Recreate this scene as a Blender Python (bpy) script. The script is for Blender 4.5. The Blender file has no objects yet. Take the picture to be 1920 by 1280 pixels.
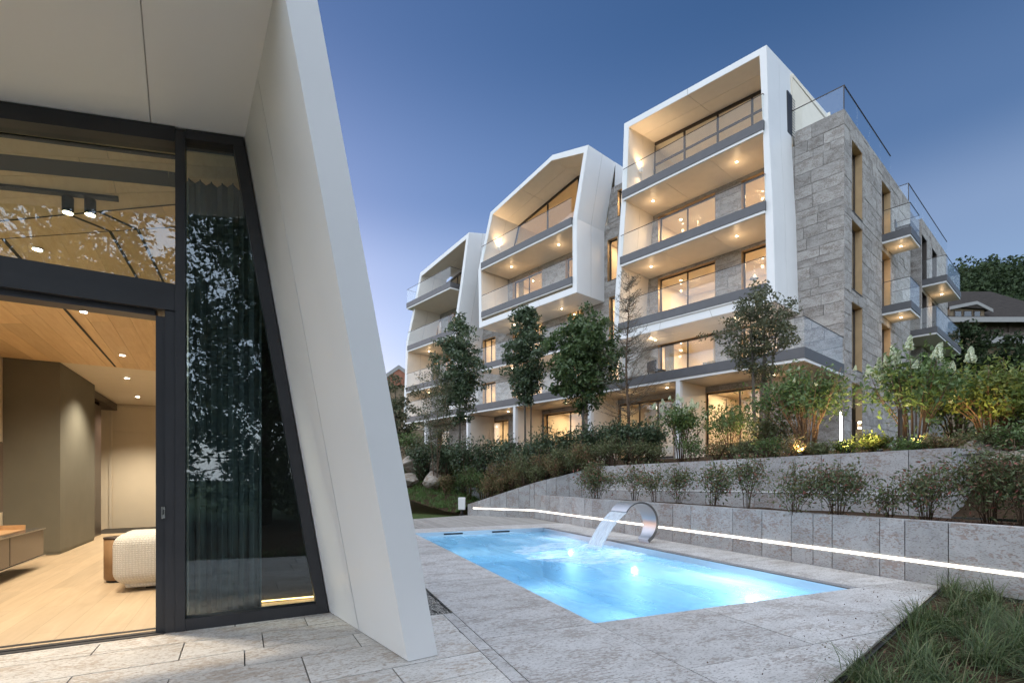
import bpy, bmesh, math, random
import numpy as np
from mathutils import Vector, Matrix
random.seed(7)
R = math.radians
SC = bpy.context.scene
COL = SC.collection

# ------------------------------------------------------------------ camera
cam = bpy.data.cameras.new('camera')
cam_ob = bpy.data.objects.new('camera', cam)
COL.objects.link(cam_ob)
SC.camera = cam_ob
cam_ob.location = (0, 0, 1.3)
cam_ob.rotation_euler = (R(90), 0, 0)
cam.sensor_width = 36.0
cam.lens = 17.0
cam.shift_y = 260 / 1920
cam.clip_start = 0.05
cam.clip_end = 3000

# ------------------------------------------------------------------ sky at dusk
SUN_EL, SUN_ROT = 3.0, -44.0
world = bpy.data.worlds.new('World')
SC.world = world
world.use_nodes = True
wnt = world.node_tree
sky = wnt.nodes.new('ShaderNodeTexSky')
sky.sky_type = 'NISHITA'
sky.sun_disc = False
sky.sun_elevation = R(SUN_EL)
sky.sun_rotation = R(SUN_ROT)
sky.dust_density = 2.0
sky.ozone_density = 4.0
sky.air_density = 1.0
tint = wnt.nodes.new('ShaderNodeMix')
tint.data_type = 'RGBA'
tint.blend_type = 'MULTIPLY'
tint.inputs[0].default_value = 1.0
tint.inputs[7].default_value = (1.17, .88, .83, 1)
wnt.links.new(sky.outputs[0], tint.inputs[6])
# pale evening haze that thickens evenly towards the whole horizon
geo = wnt.nodes.new('ShaderNodeTexCoord')
sep = wnt.nodes.new('ShaderNodeSeparateXYZ')
wnt.links.new(geo.outputs['Generated'], sep.inputs[0])
hz = wnt.nodes.new('ShaderNodeValToRGB')
stops = [(0.0, (1.0, 1.05, 1.12)), (.27, (.42, .47, .55)), (.375, (.36, .39, .46)), (.50, (.10, .12, .17)), (.68, (0, 0, 0))]
while len(hz.color_ramp.elements) < len(stops):
    hz.color_ramp.elements.new(.5)
for e, (p, c) in zip(hz.color_ramp.elements, stops):
    e.position = p
    e.color = (*c, 1)
hz.color_ramp.interpolation = 'EASE'
wnt.links.new(sep.outputs[2], hz.inputs[0])
addn = wnt.nodes.new('ShaderNodeMix')
addn.data_type = 'RGBA'
addn.blend_type = 'ADD'
addn.inputs[0].default_value = 1.0
wnt.links.new(tint.outputs[2], addn.inputs[6])
wnt.links.new(hz.outputs[0], addn.inputs[7])
wnt.links.new(addn.outputs[2], wnt.nodes['Background'].inputs[0])
wnt.nodes['Background'].inputs[1].default_value = 0.106

# the last soft light of the evening
sun = bpy.data.lights.new('sun', 'SUN')
sun.energy = 1.25
sun.angle = R(165)
sun.color = (0.88, 0.94, 1.0)
sun_ob = bpy.data.objects.new('sun', sun)
COL.objects.link(sun_ob)
sun_ob.location = (-10, -10, 30)
sun_ob.rotation_euler = Vector((0.46, 0.72, -0.60)).to_track_quat('-Z', 'Y').to_euler()

SC.view_settings.view_transform = 'Standard'
SC.view_settings.look = 'None'
SC.view_settings.gamma = 1.0
SC.view_settings.exposure = 2.15
SC.view_settings.use_curve_mapping = False
SC.cycles.use_denoising = True
SC.cycles.max_bounces = 8
SC.cycles.diffuse_bounces = 6
SC.cycles.glossy_bounces = 4
SC.cycles.transmission_bounces = 6
SC.cycles.transparent_max_bounces = 32
SC.cycles.caustics_reflective = False
SC.cycles.caustics_refractive = False
SC.cycles.sample_clamp_indirect = 6.0
SC.cycles.use_light_tree = True

# ------------------------------------------------------------------ helpers
F_PX, CX, HY, EYE = 907.0, 960.0, 900.0, 1.3

def at(px, py, Y):
    return Vector(((px - CX) / F_PX * Y, Y, EYE + (HY - py) / F_PX * Y))

def on_ground(px, py, z=0.0):
    Y = F_PX * (EYE - z) / (py - HY)
    return Vector(((px - CX) / F_PX * Y, Y, z))

def wloc(o):
    v = Vector((0, 0, 0))
    while o is not None:
        v += o.location
        o = o.parent
    return v

class MB:
    """collects faces in world coordinates; build() makes one mesh object"""
    def __init__(self):
        self.v, self.f = [], []
    def face(self, pts):
        n = len(self.v)
        self.v += [tuple(p) for p in pts]
        self.f.append(tuple(range(n, n + len(pts))))
        return self
    def hexa(self, lo, hi):
        """two matching quads (bottom counter-clockwise, top)"""
        n = len(self.v)
        self.v += [tuple(p) for p in lo] + [tuple(p) for p in hi]
        self.f += [(n+3, n+2, n+1, n), (n+4, n+5, n+6, n+7), (n, n+1, n+5, n+4), (n+1, n+2, n+6, n+5), (n+2, n+3, n+7, n+6), (n+3, n, n+4, n+7)]
        return self
    def prism(self, poly, off):
        """poly: list of 3d points, extruded by the vector off"""
        off = Vector(off)
        k = len(poly); n = len(self.v)
        self.v += [tuple(p) for p in poly] + [tuple(Vector(p) + off) for p in poly]
        self.f += [tuple(range(n, n + k)), tuple(range(n + 2*k - 1, n + k - 1, -1))]
        for i in range(k):
            j = (i + 1) % k
            self.f.append((n + j, n + i, n + k + i, n + k + j))
        return self
    def box(self, x0, x1, y0, y1, z0, z1):
        return self.hexa([(x0,y0,z0),(x1,y0,z0),(x1,y1,z0),(x0,y1,z0)], [(x0,y0,z1),(x1,y0,z1),(x1,y1,z1),(x0,y1,z1)])
    def tube(self, pts, rads, seg=6):
        pts = [Vector(p) for p in pts]
        base = len(self.v)
        up = None
        for i, p in enumerate(pts):
            d = (pts[min(i+1, len(pts)-1)] - pts[max(i-1, 0)])
            d = d.normalized() if d.length > 1e-9 else Vector((0,0,1))
            ref = Vector((1,0,0)) if abs(d.x) < 0.8 else Vector((0,1,0))
            a = d.cross(ref).normalized(); b = d.cross(a)
            r = rads[i] if hasattr(rads, '__len__') else rads
            for k in range(seg):
                t = 2*math.pi*k/seg
                self.v.append(tuple(p + a*math.cos(t)*r + b*math.sin(t)*r))
        for i in range(len(pts)-1):
            for k in range(seg):
                k2 = (k+1) % seg
                self.f.append((base+i*seg+k, base+i*seg+k2, base+(i+1)*seg+k2, base+(i+1)*seg+k))
        self.f.append(tuple(base + k for k in range(seg))[::-1])
        self.f.append(tuple(base + (len(pts)-1)*seg + k for k in range(seg)))
        return self
    def lathe(self, prof, c, seg=24):
        c = Vector(c); base = len(self.v)
        for r, z in prof:
            for k in range(seg):
                t = 2*math.pi*k/seg
                self.v.append((c.x + r*math.cos(t), c.y + r*math.sin(t), c.z + z))
        for i in range(len(prof)-1):
            for k in range(seg):
                k2 = (k+1) % seg
                self.f.append((base+i*seg+k, base+i*seg+k2, base+(i+1)*seg+k2, base+(i+1)*seg+k))
        self.f.append(tuple(base + k for k in range(seg))[::-1])
        self.f.append(tuple(base + (len(prof)-1)*seg + k for k in range(seg)))
        return self
    def build(self, name, mat, parent=None, smooth=False, fix=True):
        off = wloc(parent) if parent is not None else Vector((0,0,0))
        me = bpy.data.meshes.new(name)
        me.from_pydata([(a-off.x, b-off.y, c-off.z) for a, b, c in self.v], [], self.f)
        if fix:
            bm = bmesh.new(); bm.from_mesh(me)
            bmesh.ops.recalc_face_normals(bm, faces=bm.faces)
            bm.to_mesh(me); bm.free()
        if smooth:
            me.polygons.foreach_set('use_smooth', [True]*len(me.polygons))
        me.materials.append(mat)
        o = bpy.data.objects.new(name, me)
        COL.objects.link(o)
        if parent is not None:
            o.parent = parent
        return o

def tag(o, label=None, cat=None, group=None, kind=None):
    if label: o['label'] = label
    if cat: o['category'] = cat
    if group: o['group'] = group
    if kind: o['kind'] = kind
    return o

def thing(name, label, cat, loc=(0,0,0), group=None):
    o = bpy.data.objects.new(name, None)
    o.empty_display_size = 0.2
    COL.objects.link(o)
    o.location = loc
    return tag(o, label, cat, group)

def copy_tree(o, parent=None):
    c = o.copy()
    COL.objects.link(c)
    c.parent = parent
    for ch in list(o.children):
        copy_tree(ch, c)
    return c

_ub = bpy.data.meshes.new('unit_block')
def _mk_unit():
    m = MB().box(-.5, .5, -.5, .5, -.5, .5)
    _ub.from_pydata(m.v, [], m.f)
_mk_unit()
_ub_by_mat = {}
def block(name, mat, parent, centre, size, rotz):
    """an oriented box sharing one mesh per material"""
    if mat.name not in _ub_by_mat:
        me = _ub.copy(); me.name = 'block_' + mat.name; me.materials.append(mat)
        _ub_by_mat[mat.name] = me
    o = bpy.data.objects.new(name, _ub_by_mat[mat.name])
    COL.objects.link(o)
    c = Vector(centre)
    if parent is not None:
        o.parent = parent
        c = c - wloc(parent)
    o.location = c; o.scale = size; o.rotation_euler = (0, 0, rotz)
    return o

def np_mesh(name, verts, quads, mat, parent=None, smooth=False):
    me = bpy.data.meshes.new(name)
    nv, nf = len(verts), len(quads)
    k = quads.shape[1]
    me.vertices.add(nv); me.loops.add(nf*k); me.polygons.add(nf)
    me.vertices.foreach_set('co', np.ascontiguousarray(verts, dtype=np.float32).ravel())
    me.loops.foreach_set('vertex_index', np.ascontiguousarray(quads, dtype=np.int32).ravel())
    me.polygons.foreach_set('loop_start', np.arange(0, nf*k, k, dtype=np.int32))
    me.polygons.foreach_set('loop_total', np.full(nf, k, dtype=np.int32))
    if smooth:
        me.polygons.foreach_set('use_smooth', np.ones(nf, dtype=bool))
    me.update(calc_edges=True)
    me.materials.append(mat)
    o = bpy.data.objects.new(name, me)
    COL.objects.link(o)
    if parent is not None:
        o.parent = parent
    return o

def clip_poly(poly, n, c):
    """keep the side where n.x*x+n.y*y <= c"""
    out = []
    for i in range(len(poly)):
        a, b = poly[i], poly[(i+1) % len(poly)]
        da, db = n[0]*a[0]+n[1]*a[1]-c, n[0]*b[0]+n[1]*b[1]-c
        if da <= 0: out.append(a)
        if (da < 0 < db) or (db < 0 < da):
            t = da/(da-db)
            out.append((a[0]+(b[0]-a[0])*t, a[1]+(b[1]-a[1])*t))
    return out

def poly_area(p):
    return 0.5*sum(p[i][0]*p[(i+1)%len(p)][1]-p[(i+1)%len(p)][0]*p[i][1] for i in range(len(p)))

def lamp(name, kind, loc, energy, color, parent=None, target=None, **kw):
    l = bpy.data.lights.new(name, kind)
    l.energy = energy; l.color = color
    for k, v in kw.items(): setattr(l, k, v)
    o = bpy.data.objects.new(name, l)
    COL.objects.link(o)
    c = Vector(loc)
    if parent is not None:
        o.parent = parent; c = c - wloc(parent)
    o.location = c
    if target is not None:
        o.rotation_euler = (Vector(target) - Vector(loc)).to_track_quat('-Z', 'Y').to_euler()
    return o

WARM = (1.0, 0.67, 0.36)
WARM2 = (1.0, 0.85, 0.64)
# ------------------------------------------------------------------ materials
M = {}
class NT:
    def __init__(self, name):
        self.m = bpy.data.materials.new(name); self.m.use_nodes = True
        self.t = self.m.node_tree; self.n = self.t.nodes
        self.b = self.n['Principled BSDF']; self.out = self.n['Material Output']
        M[name] = self.m
    def new(self, typ, **kw):
        x = self.n.new(typ)
        for k, v in kw.items():
            if k.startswith('i_'):
                key = k[2:]
                x.inputs[int(key) if key.isdigit() else key.replace('_', ' ')].default_value = v
            else:
                setattr(x, k, v)
        return x
    def link(self, a, b): self.t.links.new(a, b)
    def ramp(self, fac, stops):
        r = self.new('ShaderNodeValToRGB')
        while len(r.color_ramp.elements) < len(stops): r.color_ramp.elements.new(0.5)
        for e, (p, c) in zip(r.color_ramp.elements, stops):
            e.position = p; e.color = (*c, 1) if len(c) == 3 else c
        self.link(fac, r.inputs[0]); return r.outputs[0]
    def mix(self, fac, a, b, mode='MIX'):
        x = self.new('ShaderNodeMix'); x.data_type = 'RGBA'; x.blend_type = mode
        for s, val in ((0, fac), (6, a), (7, b)):
            if hasattr(val, 'is_linked') or hasattr(val, 'links'): self.link(val, x.inputs[s])
            else: x.inputs[s].default_value = val if s == 0 else ((*val, 1) if len(val) == 3 else val)
        return x.outputs[2]
    def math(self, op, a, b=0.0):
        x = self.new('ShaderNodeMath', operation=op)
        for s, val in ((0, a), (1, b)):
            if hasattr(val, 'links'): self.link(val, x.inputs[s])
            else: x.inputs[s].default_value = val
        return x.outputs[0]
    def pos(self, scale=(1,1,1), rotz=0.0, rnd=0.0):
        g = self.new('ShaderNodeNewGeometry')
        mp = self.new('ShaderNodeMapping'); mp.inputs['Scale'].default_value = scale; mp.inputs['Rotation'].default_value = (0, 0, rotz)
        src = g.outputs['Position']
        if rnd:
            oi = self.new('ShaderNodeObjectInfo')
            vm = self.new('ShaderNodeVectorMath', operation='MULTIPLY_ADD')
            cmb = self.new('ShaderNodeCombineXYZ')
            for i in range(3): self.link(oi.outputs['Random'], cmb.inputs[i])
            self.link(cmb.outputs[0], vm.inputs[0]); vm.inputs[1].default_value = (rnd, rnd*1.7, rnd*.6); self.link(src, vm.inputs[2])
            src = vm.outputs[0]
        if rotz:
            mr = self.new('ShaderNodeMapping'); mr.inputs['Rotation'].default_value = (0, 0, rotz); mp.inputs['Rotation'].default_value = (0, 0, 0)
            self.link(src, mr.inputs[0]); src = mr.outputs[0]
        self.link(src, mp.inputs[0]); return mp.outputs[0]
    def noise(self, vec, scale, detail=4, rough=.55, dist=0):
        x = self.new('ShaderNodeTexNoise'); x.inputs['Scale'].default_value = scale; x.inputs['Detail'].default_value = detail
        x.inputs['Roughness'].default_value = rough; x.inputs['Distortion'].default_value = dist
        self.link(vec, x.inputs['Vector']); return x.outputs[0]
    def rand(self):
        return self.new('ShaderNodeObjectInfo').outputs['Random']
    def island(self):
        return self.new('ShaderNodeNewGeometry').outputs['Random Per Island']
    def bump(self, h, strength=.3, dist=.01):
        x = self.new('ShaderNodeBump'); x.inputs['Strength'].default_value = strength; x.inputs['Distance'].default_value = dist
        self.link(h, x.inputs['Height']); self.link(x.outputs[0], self.b.inputs['Normal'])
    def set(self, color=None, rough=None, metal=None, spec=None):
        if color is not None:
            if hasattr(color, 'links'): self.link(color, self.b.inputs['Base Color'])
            else: self.b.inputs['Base Color'].default_value = (*color, 1)
        if rough is not None:
            if hasattr(rough, 'links'): self.link(rough, self.b.inputs['Roughness'])
            else: self.b.inputs['Roughness'].default_value = rough
        if metal is not None: self.b.inputs['Metallic'].default_value = metal
        if spec is not None: self.b.inputs['Specular IOR Level'].default_value = spec
        return self

def simple(name, color, rough=.5, metal=0.0, var=0.0, spec=None):
    t = NT(name)
    if var:
        n = t.noise(t.pos(), 3.0, 5)
        c = t.ramp(n, [(.3, tuple(x*(1-var) for x in color)), (.7, tuple(min(1, x*(1+var)) for x in color))])
        t.set(c, rough, metal, spec)
    else:
        t.set(color, rough, metal, spec)
    return t

def stone(name, light, mid, dark, pit, rotz, stretch, pits=.5, rough=.7, rnd=7.0, tone=.12, bump=.35, ys=1.0):
    """travertine-like stone: streaked tone, brown pitting in bands"""
    t = NT(name)
    v1 = t.pos((1, max(1.0, stretch*ys), stretch), rotz, rnd)
    n1 = t.noise(v1, 1.3, 6, .6, .6)
    base = t.ramp(n1, [(.36, mid), (.5, light), (.64, mid)])
    n2 = t.noise(t.pos((2.2, 2.2+2.8*ys, 5.0), rotz, rnd), 8.0, 3, .62)
    n3 = t.noise(t.pos((1, 1+ys, 2.0), rotz, rnd*1.3), 2.2, 3)
    n2b = t.math('ADD', n2, t.math('MULTIPLY', t.math('SUBTRACT', n3, .5), .75))
    pitm = t.ramp(n2b, [(pits, (0,0,0)), (pits+.07, (1,1,1))])
    c = t.mix(t.math('MULTIPLY', pitm, .7), base, pit)
    n4 = t.noise(t.pos((3, 3+6*ys, 9), rotz, rnd), 11.0, 2)
    spk = t.ramp(n4, [(.575, (0,0,0)), (.625, (1,1,1))])
    c = t.mix(t.math('MULTIPLY', spk, .72), c, dark)
    r = t.rand()
    tone_c = t.ramp(r, [(0, (1-tone,)*3), (1, (1+tone*.4,)*3)])
    c = t.mix(1.0, c, tone_c, 'MULTIPLY')
    t.set(c, rough, spec=.3)
    hgt = t.math('SUBTRACT', t.math('MULTIPLY', n1, .3), t.math('ADD', pitm, t.math('MULTIPLY', spk, .6)))
    t.bump(hgt, bump, .006)
    return t

POOL_ROT = math.atan2(-.39, .921)
stone('paving_stone', (.56,.545,.535), (.47,.455,.445), (.17,.155,.145), (.30,.262,.235), -math.atan2(.39,.921), 2.4, .535, .62, tone=.10)
stone('terrace_stone', (.63,.61,.585), (.54,.52,.495), (.24,.195,.16), (.40,.325,.26), -math.atan2(.489,.872), 2.6, .54, .6, tone=.13)
stone('wall_stone', (.47,.465,.46), (.38,.375,.37), (.20,.175,.16), (.30,.22,.18), 0.3, 1.3, .55, .75, tone=.16, ys=0.0)
stone('facade_stone', (.42,.40,.38), (.32,.30,.285), (.13,.115,.105), (.20,.165,.14), 0.8, 2.0, .53, .8, tone=.2, bump=.8, ys=0.0)
stone('grey_stone', (.30,.30,.31), (.22,.22,.23), (.12,.12,.12), (.2,.18,.17), 0.3, 1.2, .6, .7, tone=.1, ys=0.0)
simple('joint', (.055,.052,.05), .9)
simple('mortar', (.16,.15,.14), .9)
t = NT('white_panel'); n = t.noise(t.pos(), .8, 3)
t.set(t.ramp(n, [(.3, (.78,.78,.775)), (.7, (.82,.82,.815))]), .38, spec=.4)
t = NT('facade_panel'); n = t.noise(t.pos(), .8, 3)
t.set(t.ramp(n, [(.3, (.66,.665,.67)), (.7, (.70,.705,.71))]), .4, spec=.4)
simple('soffit_white', (.88,.88,.87), .45)
simple('white_paint', (.78,.77,.75), .5, var=.02)
simple('warm_lit_panel', (.68,.62,.54), .42, var=.03)  # white cladding toned cream, the warm lamplight put into the colour
simple('anthracite', (.045,.046,.052), .45, 0.3, var=.1)
simple('slab_grey', (.085,.085,.092), .5, 0.2, var=.08)
simple('black_metal', (.012,.012,.013), .4, .4)
simple('warm_lit_reveal', (.42,.29,.16), .45, .3, var=.1)  # golden tone stands in for warm light in the window openings
simple('dark_frame', (.05,.04,.035), .4, .4)
simple('steel_shade_edge', (.20,.205,.215), .4, 1.0)  # darker copy of the blade steel, shade painted onto its sides
simple('steel_plain', (.55,.56,.58), .25, 1.0)
simple('plaster_room', (.72,.66,.56), .8, var=.03)
simple('room_floor', (.52,.41,.29), .5)
simple('bounce_pale', (.50,.47,.43), .6, var=.06)
simple('beige_wall', (.74,.67,.55), .7, var=.02)
simple('olive_wall', (.155,.152,.125), .65, var=.05)
simple('dark_wood', (.035,.024,.02), .35, var=.15)
simple('lacquer_glass', (.06,.045,.04), .12)
simple('black_void', (.01,.01,.01), .6)
simple('charcoal_rug', (.05,.045,.04), .9)
simple('bulb_glass', (.9,.88,.8), .3)

def emis(name, color, strength):
    t = NT(name)
    t.b.inputs['Base Color'].default_value = (*color, 1)
    t.b.inputs['Emission Color'].default_value = (*color, 1)
    t.b.inputs['Emission Strength'].default_value = strength
    return t
emis('led_white', (1.0, .93, .78), 1.3)
emis('led_warm', (1.0, .62, .22), 1.6)
emis('lamp_disc', (1.0, .80, .52), 9.0)
emis('lamp_white', (1.0, .90, .74), 7.0)
emis('pool_lamp', (.95, .98, 1.0), 8.0)

# brushed steel
t = NT('brushed_steel'); n = t.noise(t.pos((60, 60, 1.5)), 3.0, 2)
t.set((.58,.59,.61), t.ramp(n, [(.3, (.34,)*3), (.7, (.48,)*3)]), 1.0); t.bump(n, .05, .002)

# wood
def wood(name, a, b, rotz, rnd=5.0, rough=.45, stretch=14.0):
    t = NT(name)
    v = t.pos((1.0, stretch, stretch), rotz, rnd)
    n = t.noise(v, 1.6, 5, .6, .4)
    c = t.ramp(n, [(.3, a), (.7, b)])
    tone = t.ramp(t.rand(), [(0, (.86,.85,.84)), (1, (1.06,1.05,1.04))])
    t.set(t.mix(1.0, c, tone, 'MULTIPLY'), rough, spec=.35); t.bump(n, .08, .003)
wood('ceiling_wood', (.72,.51,.275), (.83,.63,.37), -(math.atan2(.489,.872)+math.pi/2))
wood('table_wood', (.20,.115,.055), (.30,.18,.09), 0.0, stretch=2)
wood('tray_wood', (.50,.30,.15), (.58,.37,.2), -(math.atan2(.489,.872)+math.pi/2))
wood('deck_wood', (.25,.235,.22), (.36,.345,.325), -math.atan2(.921,-.39), rough=.8)

# oak floor: one sheet, boards only read as faint tone
t = NT('oak_floor')
rz = -(math.atan2(.489,.872)+math.pi/2)
n = t.noise(t.pos((1, 9, 9), rz), 1.3, 6, .6, .6)
br = t.new('ShaderNodeTexBrick'); br.inputs['Scale'].default_value = 1.0
br.inputs['Color1'].default_value = (.9,.9,.9,1); br.inputs['Color2'].default_value = (1.05,1.04,1.03,1); br.inputs['Mortar'].default_value = (.55,.5,.45,1)
br.inputs['Mortar Size'].default_value = .0015; br.inputs['Brick Width'].default_value = 2.2; br.inputs['Row Height'].default_value = .22
t.link(t.pos((1,1,1), rz), br.inputs['Vector'])
c = t.ramp(n, [(.3, (.50,.385,.255)), (.7, (.60,.475,.33))])
t.set(t.mix(1.0, c, br.outputs[0], 'MULTIPLY'), .42, spec=.4)

# boucle fabric
t = NT('boucle'); v = t.pos()
w1 = t.new('ShaderNodeTexWave', wave_type='BANDS', bands_direction='Z'); w1.inputs['Scale'].default_value = 13; w1.inputs['Distortion'].default_value = 2.5; w1.inputs['Detail'].default_value = 2; w1.inputs['Detail Scale'].default_value = 3
w2 = t.new('ShaderNodeTexWave', wave_type='BANDS', bands_direction='X'); w2.inputs['Scale'].default_value = 12; w2.inputs['Distortion'].default_value = 2.5; w2.inputs['Detail'].default_value = 2; w2.inputs['Detail Scale'].default_value = 3
t.link(v, w1.inputs[0]); t.link(v, w2.inputs[0])
h = t.math('MULTIPLY', w1.outputs[1], w2.outputs[1])
t.set(t.ramp(h, [(.0, (.55,.53,.49)), (.6, (.66,.64,.6))]), .95, spec=.1); t.bump(h, .6, .01)

# curtain: beige cloth coloured dark teal to imitate the pane's reflection
t = NT('curtain_reflection_tone'); n = t.noise(t.pos((40,40,1)), 2, 2)
t.set(t.ramp(n, [(.3, (.10,.125,.125)), (.7, (.15,.175,.17))]), .9, spec=.1)

# thin glass: clear sheet with a mirror-like sheen growing at grazing angles
def glass(name, tintc, base, top, power=4.5, rough=0.0):
    t = NT(name)
    lw = t.new('ShaderNodeLayerWeight'); lw.inputs['Blend'].default_value = .5
    f = t.math('ADD', t.math('MULTIPLY', t.math('POWER', lw.outputs['Facing'], power), top), base)
    tr = t.new('ShaderNodeBsdfTransparent'); tr.inputs[0].default_value = (*tintc, 1)
    gl = t.new('ShaderNodeBsdfGlossy'); gl.inputs['Roughness'].default_value = rough; gl.inputs[0].default_value = (.95,.97,1,1)
    mx = t.new('ShaderNodeMixShader'); t.link(f, mx.inputs[0]); t.link(tr.outputs[0], mx.inputs[1]); t.link(gl.outputs[0], mx.inputs[2])
    t.link(mx.outputs[0], t.out.inputs[0])
glass('window_glass', (.95,.96,.95), .05, .75)
glass('pavilion_glass', (.86,.93,.94), .075, .8)
glass('rail_glass', (.965,.975,.97), .03, .34, 3.8)
glass('dark_glass', (.30,.34,.36), .07, .8)

# leaves: tone differs leaf by leaf
def leaf(name, stops, rough=.45, trans=.25, spec=.4):
    t = NT(name)
    c = t.ramp(t.island(), stops)
    t.set(c, rough, spec=spec)
    tl = t.new('ShaderNodeBsdfTranslucent'); t.link(c, tl.inputs[0])
    mx = t.new('ShaderNodeMixShader'); mx.inputs[0].default_value = trans
    t.link(t.b.outputs[0], mx.inputs[1]); t.link(tl.outputs[0], mx.inputs[2]); t.link(mx.outputs[0], t.out.inputs[0])
leaf('leaf_dark', [(0, (0.039,0.063,0.034)), (.6, (0.078,0.113,0.055)), (1, (0.132,0.172,0.098))], .3)
leaf('leaf_green', [(0, (0.056,0.100,0.030)), (.6, (0.106,0.169,0.050)), (1, (0.163,0.231,0.075))], .42)
leaf('leaf_olive', [(0, (0.078,0.098,0.036)), (.6, (0.143,0.163,0.068)), (1, (0.215,0.227,0.111))], .5)
leaf('leaf_lime', [(0, (0.096,0.144,0.030)), (.6, (0.168,0.216,0.048)), (1, (0.264,0.276,0.072))], .5)
leaf('leaf_grey', [(0, (.07,.075,.06)), (.6, (.12,.125,.10)), (1, (.17,.165,.13))], .6)
leaf('leaf_nandina', [(0, (0.072,0.102,0.042)), (.65, (0.144,0.174,0.072)), (.84, (0.192,0.156,0.078)), (.93, (0.264,0.090,0.066)), (1, (0.312,0.108,0.084))], .45)
leaf('leaf_russet', [(0, (0.100,0.112,0.037)), (.5, (0.188,0.175,0.069)), (.8, (0.263,0.175,0.088)), (1, (0.312,0.138,0.088))], .6)
leaf('leaf_tree', [(0, (.04,.07,.024)), (.6, (.075,.118,.04)), (1, (.12,.165,.06))], .4)
leaf('leaf_olive_tree', [(0, (.05,.06,.028)), (.6, (.09,.10,.05)), (1, (.14,.145,.08))], .5)
leaf('leaf_forest', [(0, (.018,.032,.014)), (.6, (.034,.055,.022)), (1, (.05,.075,.03))], .7, .1, .2)
leaf('blossom_white', [(0, (.50,.56,.38)), (.6, (.66,.70,.52)), (1, (.78,.80,.66))], .7, .2, .2)
leaf('grass_blade', [(0, (0.040,0.069,0.023)), (.5, (0.081,0.121,0.040)), (.85, (0.127,0.172,0.063)), (1, (0.253,0.230,0.127))], .45)
leaf('lawn_blade', [(0, (0.058,0.111,0.026)), (.5, (0.091,0.163,0.039)), (1, (0.143,0.221,0.065))], .5)
leaf('bark_chip', [(0, (.045,.022,.014)), (.6, (.10,.048,.03)), (1, (.2,.11,.075))], .85, 0.0, .15)
leaf('dead_leaf', [(0, (.06,.035,.02)), (1, (.16,.09,.05))], .8, 0.0, .15)
for nm, a, b in (('bark_grey', (.07,.062,.052), (.13,.115,.10)), ('bark_brown', (.075,.05,.034), (.14,.095,.065)), ('stem_tan', (.16,.095,.055), (.26,.165,.10))):
    t = NT(nm); n = t.noise(t.pos((6,6,1.5)), 5, 5); t.set(t.ramp(n, [(.3, a), (.7, b)]), .9, spec=.15); t.bump(n, .5, .01)
t = NT('soil'); n = t.noise(t.pos(), 9, 8, .7); n2 = t.noise(t.pos(), 1.2, 3)
t.set(t.mix(n2, t.ramp(n, [(.3, (.028,.016,.011)), (.55, (.065,.036,.023)), (.75, (.12,.07,.048))]), (.045,.035,.02), 'MIX'), .95, spec=.1); t.bump(n, 1.0, .03)
t = NT('turf'); n = t.noise(t.pos(), 6, 6); t.set(t.ramp(n, [(.3, (.03,.05,.015)), (.7, (.06,.09,.025))]), .95, spec=.1)
t = NT('hill_ground'); n = t.noise(t.pos(), .3, 6); t.set(t.ramp(n, [(.3, (.022,.034,.015)), (.7, (.04,.058,.024))]), .95, spec=.1)
t = NT('boulder_rock'); n = t.noise(t.pos(), 2.5, 8, .65, .5); n2 = t.noise(t.pos((1,1,2.2)), 6, 5)
t.set(t.mix(t.ramp(n2, [(.45, (0,0,0)), (.7, (1,1,1))]), t.ramp(n, [(.3, (.20,.165,.13)), (.55, (.34,.30,.26)), (.75, (.46,.42,.37))]), (.22,.15,.10)), .9, spec=.2); t.bump(n, .8, .05)
t = NT('gravel_stone'); t.set(t.ramp(t.rand(), [(0, (.12,.11,.10)), (.5, (.28,.26,.24)), (1, (.48,.45,.42))]), .8)
t.link(t.ramp(t.island(), [(0, (.10,.095,.09)), (.5, (.26,.25,.23)), (1, (.50,.47,.44))]), t.b.inputs['Base Color'])
t = NT('roof_tile'); n = t.noise(t.pos((1,1,6)), 2.0, 5); t.set(t.ramp(n, [(.3, (.026,.022,.02)), (.7, (.05,.042,.037))]), .9, spec=.15); t.bump(n, .5, .05)
simple('red_tile', (.25,.10,.06), .8, var=.2)
simple('chalet_wall', (.17,.125,.08), .8, var=.12)
simple('chalet_timber', (.06,.042,.03), .7, var=.2)
simple('chalet_trim', (.24,.235,.23), .7, var=.05)

# pool
t = NT('pool_liner'); n = t.noise(t.pos(), .9, 3)
t.set(t.ramp(n, [(.3, (.42,.66,.81)), (.7, (.50,.72,.84))]), .5)
simple('pool_steel', (.50,.56,.62), .3, .6)
t = NT('water')
lw = t.new('ShaderNodeLayerWeight'); lw.inputs['Blend'].default_value = .5
vv = t.pos((1.0, .55, 1), -math.atan2(.39,.921))
n = t.noise(vv, 2.3, 4, .5, .8); n2 = t.noise(vv, 9, 3)
bp = t.new('ShaderNodeBump'); bp.inputs['Strength'].default_value = .30; bp.inputs['Distance'].default_value = .05
t.link(t.math('ADD', n, t.math('MULTIPLY', n2, .15)), bp.inputs['Height']); t.link(bp.outputs[0], lw.inputs['Normal'])
f = t.math('ADD', t.math('MULTIPLY', t.math('POWER', lw.outputs['Facing'], 5), .55), .02)
tr = t.new('ShaderNodeBsdfTransparent'); tr.inputs[0].default_value = (.80,.93,.98,1)
gl = t.new('ShaderNodeBsdfGlossy'); gl.inputs['Roughness'].default_value = .12; t.link(bp.outputs[0], gl.inputs['Normal'])
df = t.new('ShaderNodeBsdfDiffuse'); df.inputs[0].default_value = (.52,.74,.86,1)
tl = t.new('ShaderNodeBsdfTranslucent'); tl.inputs[0].default_value = (.55,.82,.96,1)
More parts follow.
